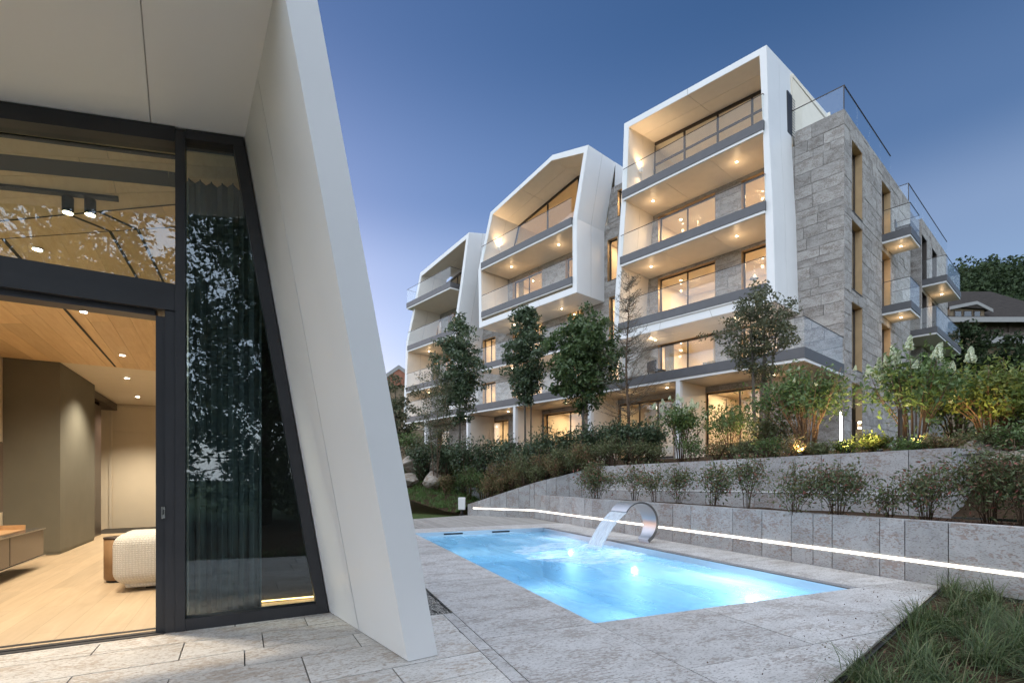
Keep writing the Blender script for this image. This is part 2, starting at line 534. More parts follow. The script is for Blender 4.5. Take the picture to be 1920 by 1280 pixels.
ad = t.new('ShaderNodeMixShader'); ad.inputs[0].default_value = .75; t.link(df.outputs[0], ad.inputs[1]); t.link(tl.outputs[0], ad.inputs[2])
mv = t.noise(t.pos((1.6, .5, 1), -math.atan2(.39,.921)), 1.1, 3, .5, .9)
milk = t.math('ADD', t.math('MULTIPLY', t.ramp(mv, [(.36, (0,0,0)), (.66, (1,1,1))]), .42), .20)   # churned, aerated water
m1 = t.new('ShaderNodeMixShader'); t.link(milk, m1.inputs[0]); t.link(tr.outputs[0], m1.inputs[1]); t.link(ad.outputs[0], m1.inputs[2])
m2 = t.new('ShaderNodeMixShader'); t.link(f, m2.inputs[0]); t.link(m1.outputs[0], m2.inputs[1]); t.link(gl.outputs[0], m2.inputs[2])
t.link(m2.outputs[0], t.out.inputs[0])

def veil(name, dens_lo, dens_hi, scale, lo, hi, rotz=0.0, streak=(1,1,1), col=(.88,.92,.96)):
    """white water: part clear, part scattering, broken by streaks"""
    t = NT(name)
    n = t.noise(t.pos(streak, rotz), scale, 4, .6, .5)
    f = t.math('ADD', t.math('MULTIPLY', t.ramp(n, [(lo, (0,0,0)), (hi, (1,1,1))]), dens_hi-dens_lo), dens_lo)
    df = t.new('ShaderNodeBsdfDiffuse'); df.inputs[0].default_value = (*col, 1)
    tl = t.new('ShaderNodeBsdfTranslucent'); tl.inputs[0].default_value = (*col, 1)
    a = t.new('ShaderNodeMixShader'); a.inputs[0].default_value = .5; t.link(df.outputs[0], a.inputs[1]); t.link(tl.outputs[0], a.inputs[2])
    g = t.new('ShaderNodeBsdfGlossy'); g.inputs['Roughness'].default_value = .25
    b = t.new('ShaderNodeMixShader'); b.inputs[0].default_value = .12; t.link(a.outputs[0], b.inputs[1]); t.link(g.outputs[0], b.inputs[2])
    tr = t.new('ShaderNodeBsdfTransparent')
    m = t.new('ShaderNodeMixShader'); t.link(f, m.inputs[0]); t.link(tr.outputs[0], m.inputs[1]); t.link(b.outputs[0], m.inputs[2])
    t.link(m.outputs[0], t.out.inputs[0])
veil('falling_water', .55, .95, 9.0, .35, .65, -math.atan2(.921,-.39), (7, .8, .8))
veil('foam', .0, .85, 4.0, .36, .60, -math.atan2(.39,.921), (.7, 1.6, 1))
# ------------------------------------------------------------------ ground, paving, pool
A0 = Vector((.758, 4.416)); PW = Vector((.921, .39)); PL = Vector((-.39, .921))     # pool corner, across, along
def pq(p, q, z=0.0):
    v = A0 + PW*p + PL*q
    return Vector((v.x, v.y, z))
POOL_W, POOL_L = 3.55, 8.13
ROT_W = math.atan2(PW.y, PW.x)
F0 = Vector((-1.83, 4.81)); FE = Vector((.872, .489)); FN = Vector((-.489, .872))    # pavilion front: corner, along, inward
FE.normalize(); FN.normalize()
ROT_E = math.atan2(FE.y, FE.x)
def st(s, t, z=0.0):
    v = F0 + FE*s + FN*t
    return Vector((v.x, v.y, z))

# one wide sheet of ground with an opening for the basin
def ground_sheet():
    m = MB()
    B = 1500.0
    inner = [pq(-.25, -.25, -.06), pq(POOL_W+.25, -.25, -.06), pq(POOL_W+.25, POOL_L+.25, -.06), pq(-.25, POOL_L+.25, -.06)]
    outer = [Vector((-B,-B,-.06)), Vector((B,-B,-.06)), Vector((B,B,-.06)), Vector((-B,B,-.06))]
    for i in range(4):
        j = (i+1) % 4
        m.face([outer[i], outer[j], inner[j], inner[i]])
    return tag(m.build('ground', M['turf']), kind='structure')
ground_sheet()

# edge of the paving against the planted corner (right) : direction and outward normal
EDGE_A, EDGE_B = Vector((5.32, 5.955)), Vector((2.08, 3.10))
ed = (EDGE_B - EDGE_A).normalized()
ED_N = Vector((-ed.y, ed.x))
if ED_N.dot(Vector((6, 3)) - EDGE_A) < 0: ED_N = -ED_N
ED_C = ED_N.dot(EDGE_A)

pav = MB()
def pav_region(poly):
    poly = clip_poly(poly, ED_N, ED_C)
    if len(poly) > 2 and abs(poly_area(poly)) > .001:
        pav.face([(x, y, -.03) for x, y in poly])
def P2(p, q): v = pq(p, q); return (v.x, v.y)
def S2(s, t): v = st(s, t); return (v.x, v.y)
pav_region([P2(-9,-9), P2(9,-9), P2(9,-.02), P2(-9,-.02)])
pav_region([P2(-9,-.02), P2(-.02,-.02), P2(-.02,9.2), P2(-9,9.2)])
pav_region([P2(POOL_W+.02,-.02), P2(4.78,-.02), P2(4.78,9.2), P2(POOL_W+.02,9.2)])
pav_region([P2(-.02,POOL_L+.02), P2(POOL_W+.02,POOL_L+.02), P2(POOL_W+.02,9.2), P2(-.02,9.2)])
pavement = tag(pav.build('pavement', M['joint']), kind='structure')

def slab(poly, mat, zt=0.0, th=.026, name='paving_slab', parent=None, clip=True):
    if clip: poly = clip_poly(poly, ED_N, ED_C - .03)
    if len(poly) < 3 or abs(poly_area(poly)) < .004: return
    if poly_area(poly) < 0: poly = poly[::-1]
    MB().prism([(x, y, zt-th) for x, y in poly], (0, 0, th)).build(name, M[mat], parent or pavement)

rs = random.Random(3)
G = .0045
def slab_pq(p0, p1, q0, q1, mat='paving_stone'):
    slab([P2(p0+G, q0+G), P2(p1-G, q0+G), P2(p1-G, q1-G), P2(p0+G, q1-G)], mat, rs.uniform(-.0012, .0012))
# coping along the near long side and its continuation past the fin
for a, b in ((-3.9,-2.0), (-2.0,-.02), (-.02,2.3), (2.3,4.6), (4.6,6.6), (6.6,9.15)):
    slab_pq(-1.10, 0.0, a, b)
# in front of the pool
for q0, q1, cuts in ((-1.17, 0.0, (0.0, 1.28, 2.7, 4.0, 5.6)), (-2.3, -1.17, (0.0, 1.9, 3.3, 5.0)), (-3.4, -2.3, (0.0, 1.2, 2.6)), (-4.5, -3.4, (0.0, 1.5, 3.0)), (-5.8, -4.5, (-1.1, .6, 2.2)), (-7.2, -5.8, (-2.4, -.6, 1.0, 2.4)), (-8.9, -7.2, (-3.4, -1.6, .2, 2.0))):
    for a, b in zip(cuts, cuts[1:]): slab_pq(a, b, q0, q1)
# right of the pool, then the far end
for a, b in ((0.0,1.9), (1.9,4.2), (4.2,6.4), (6.4,9.15)): slab_pq(POOL_W+.20, 4.75, a, b)
for a, b in ((0.0,1.2), (1.2,2.5), (2.5,POOL_W+.2)): slab_pq(a, b, POOL_L, 9.15)
# granite overflow strip on the right long side
MB().prism([pq(POOL_W+.045, 0, -.03), pq(POOL_W+.19, 0, -.03), pq(POOL_W+.19, POOL_L, -.03), pq(POOL_W+.045, POOL_L, -.03)], (0,0,.028)).build('overflow_strip', M['grey_stone'], pavement)

# terrace in front of the pavilion: rows parallel to its front, cut by the pool line
TN = -PW; TC = -(A0.dot(PW) - 1.10) 
def slab_st(s0, s1, t0, t1, mat='terrace_stone'):
    poly = [S2(s0+G, t0+G), S2(s1-G, t0+G), S2(s1-G, t1-G), S2(s0+G, t1-G)]
    nn = PW; c = A0.dot(PW) - 1.10 - G - .105
    cq = A0.dot(PL) + GR0 - G
    near = clip_poly(clip_poly(poly, nn, c), PL, cq)
    slab(near, mat, rs.uniform(-.0012, .0012))
    far = clip_poly(clip_poly(poly, nn, A0.dot(PW) - 1.64), -PL, -(cq + 2*G))
    if len(far) > 2: slab(far, mat, rs.uniform(-.0012, .0012))
GR0, GR1 = .83, 9.0
rows = [(0.0,-.13), (-.13,-.42), (-.42,-.86), (-.86,-1.22), (-1.22,-1.76), (-1.76,-2.12), (-2.12,-2.65), (-2.65,-3.2), (-3.2,-3.8), (-3.8,-4.4), (-4.4,-5.0), (-5.0,-6.0), (-6.0,-7.2)]
for i, (t1, t0) in enumerate(rows):
    s = -4.6 + rs.uniform(0, .5)
    while s < 2.6:
        w = rs.choice([.55, .8, 1.0, 1.25, 1.5]) if i else rs.choice([1.2, 1.6, 2.0])
        if i > 1 and s < -3 or True: slab_st(s, s+w, t0, t1)
        s += w
# narrow border of small flags beside the long coping joint
q = -4.0
while q < GR0-.02:
    w = min(rs.choice([.5, .62, .75]), GR0-q)
    slab([P2(-1.205+G, q+G), P2(-1.10-G, q+G), P2(-1.10-G, q+w-G), P2(-1.205+G, q+w-G)], 'paving_stone', 0.0)
    q += w

# gravel drain strip beside the pavilion
MB().prism([pq(-1.62, GR0, -.028), pq(-1.115, GR0, -.028), pq(-1.115, GR1, -.028), pq(-1.62, GR1, -.028)], (0,0,.004)).build('gravel_bed', M['joint'], pavement)
for a, b, nm in ((-1.115, -1.106, 'drain_edging'),):
    MB().prism([pq(a, GR0, -.02), pq(b, GR0, -.02), pq(b, GR1, -.02), pq(a, GR1, -.02)], (0,0,.026)).build(nm, M['steel_plain'], pavement)
def gravel():
    rg = np.random.default_rng(5)
    N = 4200
    p = rg.uniform(-1.6, -1.125, N); qq = rg.uniform(GR0+.01, 2.4, N)
    base = np.array([[1,0,0],[-1,0,0],[0,1,0],[0,-1,0],[0,0,1],[0,0,-1]], float)
    tri = np.array([[0,2,4],[2,1,4],[1,3,4],[3,0,4],[2,0,5],[1,2,5],[3,1,5],[0,3,5]])
    r = rg.uniform(.006, .012, (N,1,3)) * np.array([1.2,1.0,.8])
    ang = rg.uniform(0, 6.28, N)
    v = base[None]*r
    c, s = np.cos(ang)[:,None], np.sin(ang)[:,None]
    x = v[:,:,0]*c - v[:,:,1]*s; y = v[:,:,0]*s + v[:,:,1]*c
    cx = A0.x + PW.x*p + PL.x*qq; cy = A0.y + PW.y*p + PL.y*qq
    V = np.stack([x+cx[:,None], y+cy[:,None], v[:,:,2]-.012+rg.uniform(0,.006,(N,1))], -1).reshape(-1,3)
    Fc = (tri[None] + (np.arange(N)*6)[:,None,None]).reshape(-1,3)
    o = np_mesh('gravel', V, Fc, M['gravel_stone'])
    tag(o, 'grey pebble gravel in the drain strip beside the pavilion', 'gravel', kind='stuff')
gravel()

# ---- pool basin
pool = thing('swimming_pool', 'rectangular glowing blue swimming pool sunk into the stone terrace', 'swimming pool', pq(0, 0, 0))
WL = -.10
def wallq(p0, q0, p1, q1, z0, z1, m): m.face([pq(p0,q0,z0), pq(p1,q1,z0), pq(p1,q1,z1), pq(p0,q0,z1)])
b = MB(); ZB = -1.35
b.face([pq(0,0,ZB), pq(POOL_W,0,ZB), pq(POOL_W,POOL_L,ZB), pq(0,POOL_L,ZB)])
for c in ((0,0,POOL_W,0), (POOL_W,0,POOL_W,POOL_L), (POOL_W,POOL_L,0,POOL_L), (0,POOL_L,0,0)): wallq(*c, ZB, -.14, b)
b.build('basin', M['pool_liner'], pool)
b = MB()
T = .045
for (p0,q0,p1,q1) in ((-T,-T,POOL_W+T,0), (-T,POOL_L,POOL_W+T,POOL_L+T), (-T,0,0,POOL_L), (POOL_W,0,POOL_W+T,POOL_L)):
    b.prism([pq(p0,q0,-.14), pq(p1,q0,-.14), pq(p1,q1,-.14), pq(p0,q1,-.14)], (0,0,.139 if p0 >= POOL_W or q0 >= POOL_L else .11))
b.build('steel_rim', M['pool_steel'], pool)
MB().prism([pq(POOL_W+.002, 0.0, -.02), pq(POOL_W+.04, 0.0, -.02), pq(POOL_W+.04, POOL_L, -.02), pq(POOL_W+.002, POOL_L, -.02)], (0,0,.0235)).build('overflow_slot', M['black_metal'], pool)
for p in (.75, 2.05):
    MB().prism([pq(p, POOL_L-.004, -.075), pq(p+.5, POOL_L-.004, -.075), pq(p+.5, POOL_L-.004, -.035), pq(p, POOL_L-.004, -.035)], (PL.x*-.004, PL.y*-.004, 0)).build('skimmer_slot', M['black_metal'], pool)
# a bench step under water at the far end
MB().prism([pq(.005, POOL_L-1.3, -.62), pq(POOL_W-.005, POOL_L-1.3, -.62), pq(POOL_W-.005, POOL_L-.005, -.62), pq(.005, POOL_L-.005, -.62)], (0,0,.18)).build('bench_step', M['pool_liner'], pool)
wm = MB(); wm.face([pq(.001,.001,WL), pq(POOL_W-.001,.001,WL), pq(POOL_W-.001,POOL_L-.001,WL), pq(.001,POOL_L-.001,WL)])
wat = wm.build('water', M['water']); tag(wat, 'bright blue pool water', None, kind='structure')
# underwater lamps in the right wall, the far wall and the near wall
for p, q, dp, dq in ((POOL_W-.02, 1.35, -1, 0), (POOL_W-.02, 4.1, -1, 0), (POOL_W-.02, 6.6, -1, 0), (.02, 2.0, 1, 0), (.02, 5.2, 1, 0)):
    c = pq(p, q, -.48)
    d = Vector((PW.x*dp + PL.x*dq, PW.y*dp + PL.y*dq, 0))
    side = Vector((-d.y, d.x, 0))
    ring = [c + side*math.cos(a)*.05 + Vector((0,0,1))*math.sin(a)*.05 for a in np.linspace(0, 2*math.pi, 17)[:-1]]
    fx = MB().prism(ring, d*.02).build('underwater_lamp', M['pool_lamp'], pool)
    lamp('pool_light', 'POINT', c + d*.45 - Vector((0,0,.2)), (11.0 if q < 2 else 4.0) if dp < 0 else 2.0, (.80, .93, 1.0), pool, shadow_soft_size=.2)

# ---- foam where the sheet lands and churned streaks
def foam():
    N = 46; Mq = 46
    rf = random.Random(9)
    verts = []; faces = []
    c = Vector((2.80, 4.55))
    g = MB()
    import mathutils
    for i in range(N+1):
        for j in range(Mq+1):
            p = c.x - 2.1 + 2.8*i/N; q = c.y - 2.0 + 3.3*j/Mq
            r2 = ((p-c.x)/.30)**2 + ((q-c.y)/.42)**2
            h = .10*math.exp(-r2*1.1)
            nz = mathutils.noise.noise(Vector((p*5, q*5, 0)))*.03*math.exp(-r2*.25)
            g.v.append(tuple(pq(min(p, POOL_W-.02), q, WL+.006+h+max(0, nz))))
    for i in range(N):
        for j in range(Mq):
            p = c.x - 2.1 + 2.8*(i+.5)/N; q = c.y - 2.0 + 3.3*(j+.5)/Mq
            d = math.hypot((p-c.x+.35)/1.25, (q-c.y+.15)/1.45)
            if d + .22*mathutils.noise.noise(Vector((p*2, q*2, 3))) < .95 and p < POOL_W-.03:
                a = i*(Mq+1)+j
                g.f.append((a, a+Mq+1, a+Mq+2, a+1))
    o = g.build('pool_foam', M['foam'], None, True, False)
    tag(o, 'white foam churned up where the water sheet lands in the pool', 'foam', kind='stuff')
foam()

# ---- planted corner bottom right and garden soil
def soil_patch(name, poly, z, mat='soil'):
    m = MB(); m.face([(x, y, z) for x, y in poly]); return tag(m.build(name, M[mat]), kind='structure')
e0 = EDGE_A - ed*(-.0); 
corner = [tuple(EDGE_A), tuple(EDGE_A + ed*12), tuple(EDGE_A + ed*12 + ED_N*9), tuple(EDGE_A + ED_N*9 - ed*4), tuple(EDGE_A - ed*2)]
corner = clip_poly(corner, PW, A0.dot(PW) + 4.76)
soil_patch('planting_bed', corner, -.045)
# steel edging between paving and bed
m = MB(); n3 = Vector((ED_N.x, ED_N.y, 0)); a3 = Vector((EDGE_A.x, EDGE_A.y, -.06)); b3 = a3 + Vector((ed.x, ed.y, 0))*9
m.prism([a3 - n3*.022, b3 - n3*.022, b3 - n3*.012, a3 - n3*.012], (0,0,.066))
tag(m.build('bed_edging', M['steel_plain']), 'thin steel edging strip between stone paving and grass bed', 'edging')

# ---- deck beyond the pool
deck = thing('garden_deck', 'weathered grey timber deck strip beyond the far end of the pool', 'deck', pq(0, 9.2, 0))
p = -3.4; i = 0
while p < 4.7:
    w = .145
    q1 = 12.6 + .45*(p-1.06) if p < 3.05 else 13.45 - 1.39*(p-3.09)
    q1 = max(10.4, q1)
    MB().prism([pq(p, 9.16, -.03), pq(p+w-.008, 9.16, -.03), pq(p+w-.008, q1, -.03), pq(p, q1, -.03)], (0,0,.03)).build('plank', M['deck_wood'], deck)
    p += w
# ------------------------------------------------------------------ retaining walls and garden bank
def panel_wall(name, label, cat, A, B, zb0, top0, top1, widths, thick, mat='wall_stone', inward=None, seed=1, led=None, grp=None, cap=True):
    """stone panels along A->B; the top may slope; faces the side opposite to 'inward'"""
    A = Vector(A); B = Vector(B)
    d = (B - A); L = d.length; d = d / L
    n = Vector((-d.y, d.x))
    if n.dot(Vector(inward)) < 0: n = -n          # n points into the bank
    root = thing(name, label, cat, (A.x, A.y, 0), grp)
    r = random.Random(seed)
    s = 0.0; i = 0
    core = MB()
    tp = lambda s: top0 + (top1-top0)*s/L
    def q4(s0, s1, n0, n1, z0, z1a, z1b):
        p = lambda s, k, z: (A.x+d.x*s+n.x*k, A.y+d.y*s+n.y*k, z)
        return [p(s0,n0,z0), p(s1,n0,z0), p(s1,n1,z0), p(s0,n1,z0)], [p(s0,n0,z1a), p(s1,n0,z1b), p(s1,n1,z1b), p(s0,n1,z1a)]
    core.hexa(*q4(.02, L-.02, .03, thick-.01, zb0-.3, tp(0)-.012, tp(L)-.012))
    core.build('wall_core', M['joint'], root)
    while s < L - .05:
        w = widths[i % len(widths)] * r.uniform(.94, 1.06); i += 1
        if s + w > L - .15: w = L - s
        k = r.uniform(0, .004)
        MB().hexa(*q4(s+.006, s+w-.006, k, .06+(thick-.06 if cap else 0), zb0, tp(s), tp(s+w))).build('stone_panel', M[mat], root)
        s += w
    if led:
        z0, z1, s0, s1 = led
        MB().hexa(*q4(s0, s1, -.006, .02, z0, z1, z1)).build('led_strip', M['led_white'], root)
    return root
K = pq(4.75, 0)
low_a = pq(4.75, 11.2); low_b = pq(4.75, -3.2)
slope_a = Vector((-1.66, 18.05)); slope_m = Vector((low_a.x, low_a.y)); slope_b = Vector((2.75, 15.45))
print('corner', low_a, slope_m)
panel_wall('retaining_wall', 'low pale stone retaining wall with glowing light strip beside the pool', 'wall', (low_a.x, low_a.y), (low_b.x, low_b.y), 0.0, .80, .78,
           [.52,.36,.28,.62,.30,.46,.74,.40,.56,.86,.44,.30,.92,.52,1.05,.62], .22, inward=PW, seed=4, led=(.252, .288, 0.0, 14.4))
panel_wall('sloping_wall', 'stone retaining wall with slanting top rising from the deck end', 'wall', slope_a, slope_m, 0.0, .40, 1.22,
           [.44,.55,.40,.3,.48,.42,.36], .22, inward=(.4, .9), seed=5, led=(.252, .288, .26, (slope_m-slope_a).length))
panel_wall('sloping_wall', 'upper end of slanting stone wall above the low retaining wall', 'wall', slope_m, slope_b, .6, 1.22, 1.74,
           [.44,.36,.5], .22, inward=(.4, .9), seed=6)
up_a = slope_b; up_b = Vector((7.02, 7.72))
upw = panel_wall('terrace_wall', 'upper pale stone terrace wall behind the row of red-leaved shrubs', 'wall', up_a, up_b, .6, 1.74, 1.82,
           [.9,.75,1.1,.8,.62,1.3,.95,.55,1.5,1.2], .24, inward=(.9, .4), seed=8)
d = (up_b-up_a).normalized(); nn = Vector((-d.y, d.x)); nn = -nn if nn.dot(Vector((.9,.4))) < 0 else nn
MB().prism([(up_a.x-nn.x*.012, up_a.y-nn.y*.012, 1.00), (up_b.x-nn.x*.012, up_b.y-nn.y*.012, 1.06), (up_b.x, up_b.y, 1.06), (up_a.x, up_a.y, 1.00)], (0,0,.022)).build('light_profile', M['white_paint'], upw)
# return of the terrace wall at its near end
ret_a = up_b; ret_b = up_b + Vector((.86, .50))*1.6
panel_wall('wall_return', 'short return of the upper terrace wall beside the rocks', 'wall', (ret_a + (ret_b-ret_a).normalized()*.02), ret_b, .6, 1.82, 1.82, [.9, .7], .2, inward=(-.5,.86), seed=9)

# soil levels
def grid_patch(name, fn, nu, nv, mat='soil'):
    V = []; Fc = []
    for i in range(nu+1):
        for j in range(nv+1):
            V.append(tuple(fn(i/nu, j/nv)))
    for i in range(nu):
        for j in range(nv):
            a = i*(nv+1)+j
            Fc.append((a, a+nv+1, a+nv+2, a+1))
    m = MB(); m.v = V; m.f = Fc
    return tag(m.build(name, M[mat], None, True), kind='structure')
from mathutils import noise as mnoise
def wob(x, y, k=.05, s=1.3): return k*mnoise.noise(Vector((x*s, y*s, 1.7)))
# bed between low wall and upper wall
LA = Vector((low_a.x, low_a.y)) + Vector((PW.x, PW.y))*.2; LB = Vector((low_b.x, low_b.y)) + Vector((PW.x, PW.y))*.2
UB2 = up_b + (up_b-up_a).normalized()*5.5
def bed(u, v):
    a = LA.lerp(LB, u); b = up_a.lerp(UB2, u) if u > 0 else up_a
    p = a.lerp(b, v*1.01)
    if u > .75: p = a.lerp(b + Vector((2.5, 1.0))*(u-.75)*4, v)
    return (p.x, p.y, .70 + wob(p.x, p.y) + .25*v*max(0, u-.7)*2)
grid_patch('middle_bed', bed, 60, 8)
def smooth(x): x = max(0, min(1, x)); return x*x*(3-2*x)
UE = up_b + (up_b-up_a).normalized()*6
UN = nn
def terrace_h(x, y):
    """height of the planted level above the upper wall"""
    dist = (Vector((x, y)) - up_a).dot(UN)
    return 1.70 + .40*smooth(dist/4.0) + wob(x, y, .06)
def terr(u, v):
    b = up_a.lerp(up_b, u)
    p = b + UN*(.1 + v*16) + (up_b-up_a).normalized()*(v*2.5*(u-.4))
    return (p.x, p.y, terrace_h(p.x, p.y))
grid_patch('garden_terrace', terr, 36, 36)
def terr2(u, v):
    p = up_b + (up_b-up_a).normalized()*(u*7) + UN*(v*18) 
    h = .62 + 1.2*smooth((v*18 + u*1.5)/2.0) if v*18 > .3 else .62
    return (p.x, p.y, min(terrace_h(p.x, p.y) + .15*u, h + .1) + .1*u)
grid_patch('garden_side_bank', terr2, 20, 40)
SD = (slope_m - slope_a).normalized(); SN = Vector((-SD.y, SD.x))
if SN.dot(Vector((.4,.9))) < 0: SN = -SN
SLEN = (slope_m - slope_a).length
def bank_h(s, dist, x, y):
    if s < 1.0: dist = dist + (max(dist, y-18.0)-dist)*smooth((1.0-s)/1.5)
    edge = .36 + .82*max(0, s)/SLEN if s > 0 else .0
    edge = min(edge, 1.68)
    if s <= 0: edge = .36*math.exp(s*2.2)
    lawn = .95*smooth(dist/3.2)
    far = 2.15
    h1 = max(edge, lawn)
    h = h1 + (far-h1)*smooth((dist-2.6)/2.4)
    return max(h, edge) + wob(x, y, .05)
def bank(u, v):
    s = -16 + u*(16+SLEN+5.0); dist = .08 + v*16
    p = slope_a + SD*s + SN*dist
    return (p.x, p.y, bank_h(s, dist, p.x, p.y))
grid_patch('garden_bank', bank, 70, 50)
def bank_z(x, y):
    r = Vector((x, y)) - slope_a
    return bank_h(r.dot(SD), r.dot(SN), x, y)
# dark stone edgings on the bank
for (x0, y0, x1, y1, zb, zt, lab) in ((at(850,915,21.0).x, 21.0, at(915,915,19.3).x, 19.3, .5, 1.0, 'lower dark stone edging on the planted bank'),
                                      (at(838,870,23.0).x, 23.0, at(960,866,21.2).x, 21.2, 1.5, 2.12, 'upper dark stone edging below the evergreen hedge')):
    d2 = Vector((x1-x0, y1-y0)).normalized(); n2 = Vector((-d2.y, d2.x))*.08
    m = MB().prism([(x0,y0,zb), (x1,y1,zb), (x1+n2.x,y1+n2.y,zb), (x0+n2.x,y0+n2.y,zb)], (0,0,zt-zb))
    tag(m.build('stone_edging', M['grey_stone']), lab, 'edging', 'dark edgings on the bank')

# boulders
def boulder(seed, c, size, label):
    bm = bmesh.new(); bmesh.ops.create_icosphere(bm, subdivisions=4, radius=1.0)
    rb = random.Random(seed); off = Vector((rb.uniform(0,50),)*3)
    planes = [(Vector((rb.uniform(-1,1), rb.uniform(-1,1), rb.uniform(-1,1))).normalized(), rb.uniform(.55,.85)) for _ in range(12)]
    for v in bm.verts:
        for n, k in planes:
            e = v.co.dot(n) - k
            if e > 0: v.co -= n*e*.92
        v.co *= 1 + .10*mnoise.noise(v.co*1.6+off) + .04*mnoise.noise(v.co*5+off)
        v.co = Vector((v.co.x*size[0], v.co.y*size[1], v.co.z*size[2]))
    me = bpy.data.meshes.new('boulder'); bm.to_mesh(me); bm.free()
    me.materials.append(M['boulder_rock'])
    o = bpy.data.objects.new('boulder', me); COL.objects.link(o); o.location = c; o.rotation_euler = (0, 0, rb.uniform(0, 6))
    tag(o, label, 'boulder', 'boulders on the planted bank')
boulder(1, at(783, 872, 22.0), (.78,.6,.52), 'big flat-topped boulder resting on the lower stones by the pavilion fin')
boulder(2, at(823, 873, 21.6), (.62,.55,.50), 'rounded pale boulder perched highest on the bank beside the dark edging')
boulder(3, at(812, 900, 20.9), (.62,.5,.40), 'lower pinkish boulder at the edge of the lawn')
boulder(4, at(768, 902, 21.2), (.55,.5,.36), 'small boulder low at the lawn edge beside the white fin')
boulder(5, at(1838, 862, 8.6), (.62,.5,.36), 'broad pale boulder at the near end of the upper terrace wall')
boulder(6, at(1905, 868, 8.0), (.4,.4,.3), 'half-hidden boulder at the edge of the picture under the shrubs')

# outdoor speaker lamp on the deck edge
c = on_ground(866, 965); 
sp = thing('garden_loudspeaker', 'white box loudspeaker on a small black foot at the deck edge', 'loudspeaker', c)
m = MB().box(c.x-.13, c.x+.13, c.y-.1, c.y+.1, .20, .66)
o = m.build('cabinet', M['white_paint'], sp); bv = o.modifiers.new('b', 'BEVEL'); bv.width = .018; bv.segments = 2
m = MB().lathe([(.11,0),(.11,.02),(.05,.05),(.035,.2)], c, 16); m.build('foot', M['black_metal'], sp)
# ------------------------------------------------------------------ pavilion
pav_h = thing('pavilion', 'white angular pavilion with leaning fin and dark framed glass front', 'pavilion', st(-1.5, 0, 0))
def sbox(m, s0, s1, t0, t1, z0, z1, z1b=None, z0b=None, sh=0.0):
    """box in pavilion axes; z1b / z0b: heights at the s1 side; sh: sideways lean of the top per metre"""
    z1b = z1 if z1b is None else z1b; z0b = z0 if z0b is None else z0b
    lo = [st(s0-sh*z0,t0,z0), st(s1-sh*z0b,t0,z0b), st(s1-sh*z0b,t1,z0b), st(s0-sh*z0,t1,z0)]
    hi = [st(s0-sh*z1,t0,z1), st(s1-sh*z1b,t0,z1b), st(s1-sh*z1b,t1,z1b), st(s0-sh*z1,t1,z1)]
    return m.hexa(lo, hi)
def zs(s, t): return 4.417 + .181*(s+.733) - .057*t          # soffit
def head(s): return 4.417 + .181*(s+.733)
K1, K2 = .166, .183
# --- fin: inner face in two cladding panels, an end panel and an outer skin
def fin_in(f, z):                                              # f: 0 at the glass, 1 at the free end
    a = (-K1*z, 0.0); b = (.289-K2*z, -1.70)
    return (a[0]+(b[0]-a[0])*f, a[1]+(b[1]-a[1])*f)
def fin_top(f):
    z = 4.4
    for _ in range(8):
        s, t = fin_in(f, z); z = zs(s, t)
    return z
core = MB()
zt0, zt1 = fin_top(0)+.45, fin_top(1)+.45
def fpt(f, z, off=0.0):
    s, t = fin_in(f, z); return st(s+off, t, z)
core.hexa([fpt(0,.004,.05), fpt(.97,.004,.05), st(.44,-1.68,.004), st(.44,.2,.004)],
          [fpt(0,zt0,.05), fpt(.97,zt1,.05), st(.44-.19*zt1,-1.68,zt1), st(.44-.19*zt0,.2,zt0)])
core.build('fin_core', M['joint'], pav_h)
def fin_panel(f0, f1):
    m = MB()
    a0, b0, a1, b1 = fpt(f0,.006), fpt(f1,.006), fpt(f0,fin_top(f0)+.3), fpt(f1,fin_top(f1)+.3)
    m.v = [tuple(x) for x in (a0, b0, b1, a1)] + [tuple(x) for x in (fpt(f0,.006,.012), fpt(f1,.006,.012), fpt(f1,fin_top(f1)+.3,.012), fpt(f0,fin_top(f0)+.3,.012))]
    m.f = [(0,1,3), (1,2,3), (4,7,5), (5,7,6), (0,4,5,1), (1,5,6,2), (2,6,7,3), (3,7,4,0)]
    return m.build('fin_panel', M['white_panel'], pav_h)
fin_panel(0.002, .463); fin_panel(.472, 1.0)
m = MB()
zt = fin_top(1)+.5
def endp(s, z, t): return st(s - (K2 if s < .4 else .185)*z, t, z)
m.hexa([endp(.287,.006,-1.712), endp(.519,.006,-1.692), endp(.519,.006,-1.66), endp(.294,.006,-1.68)],
       [endp(.287,zt,-1.712), endp(.505,zt,-1.692), endp(.505,zt,-1.66), endp(.294,zt,-1.68)])
m.build('fin_end_panel', M['white_panel'], pav_h)
m = MB(); m.hexa([st(.49,-1.655,0), st(.505,-1.655,0), st(.505,12,0), st(.49,12,0)], [st(.49-.19*zt,-1.655,zt), st(.505-.19*zt,-1.655,zt), st(.505-.19*zt,12,zt), st(.49-.19*zt,12,zt)])
m.build('side_cladding', M['white_panel'], pav_h)
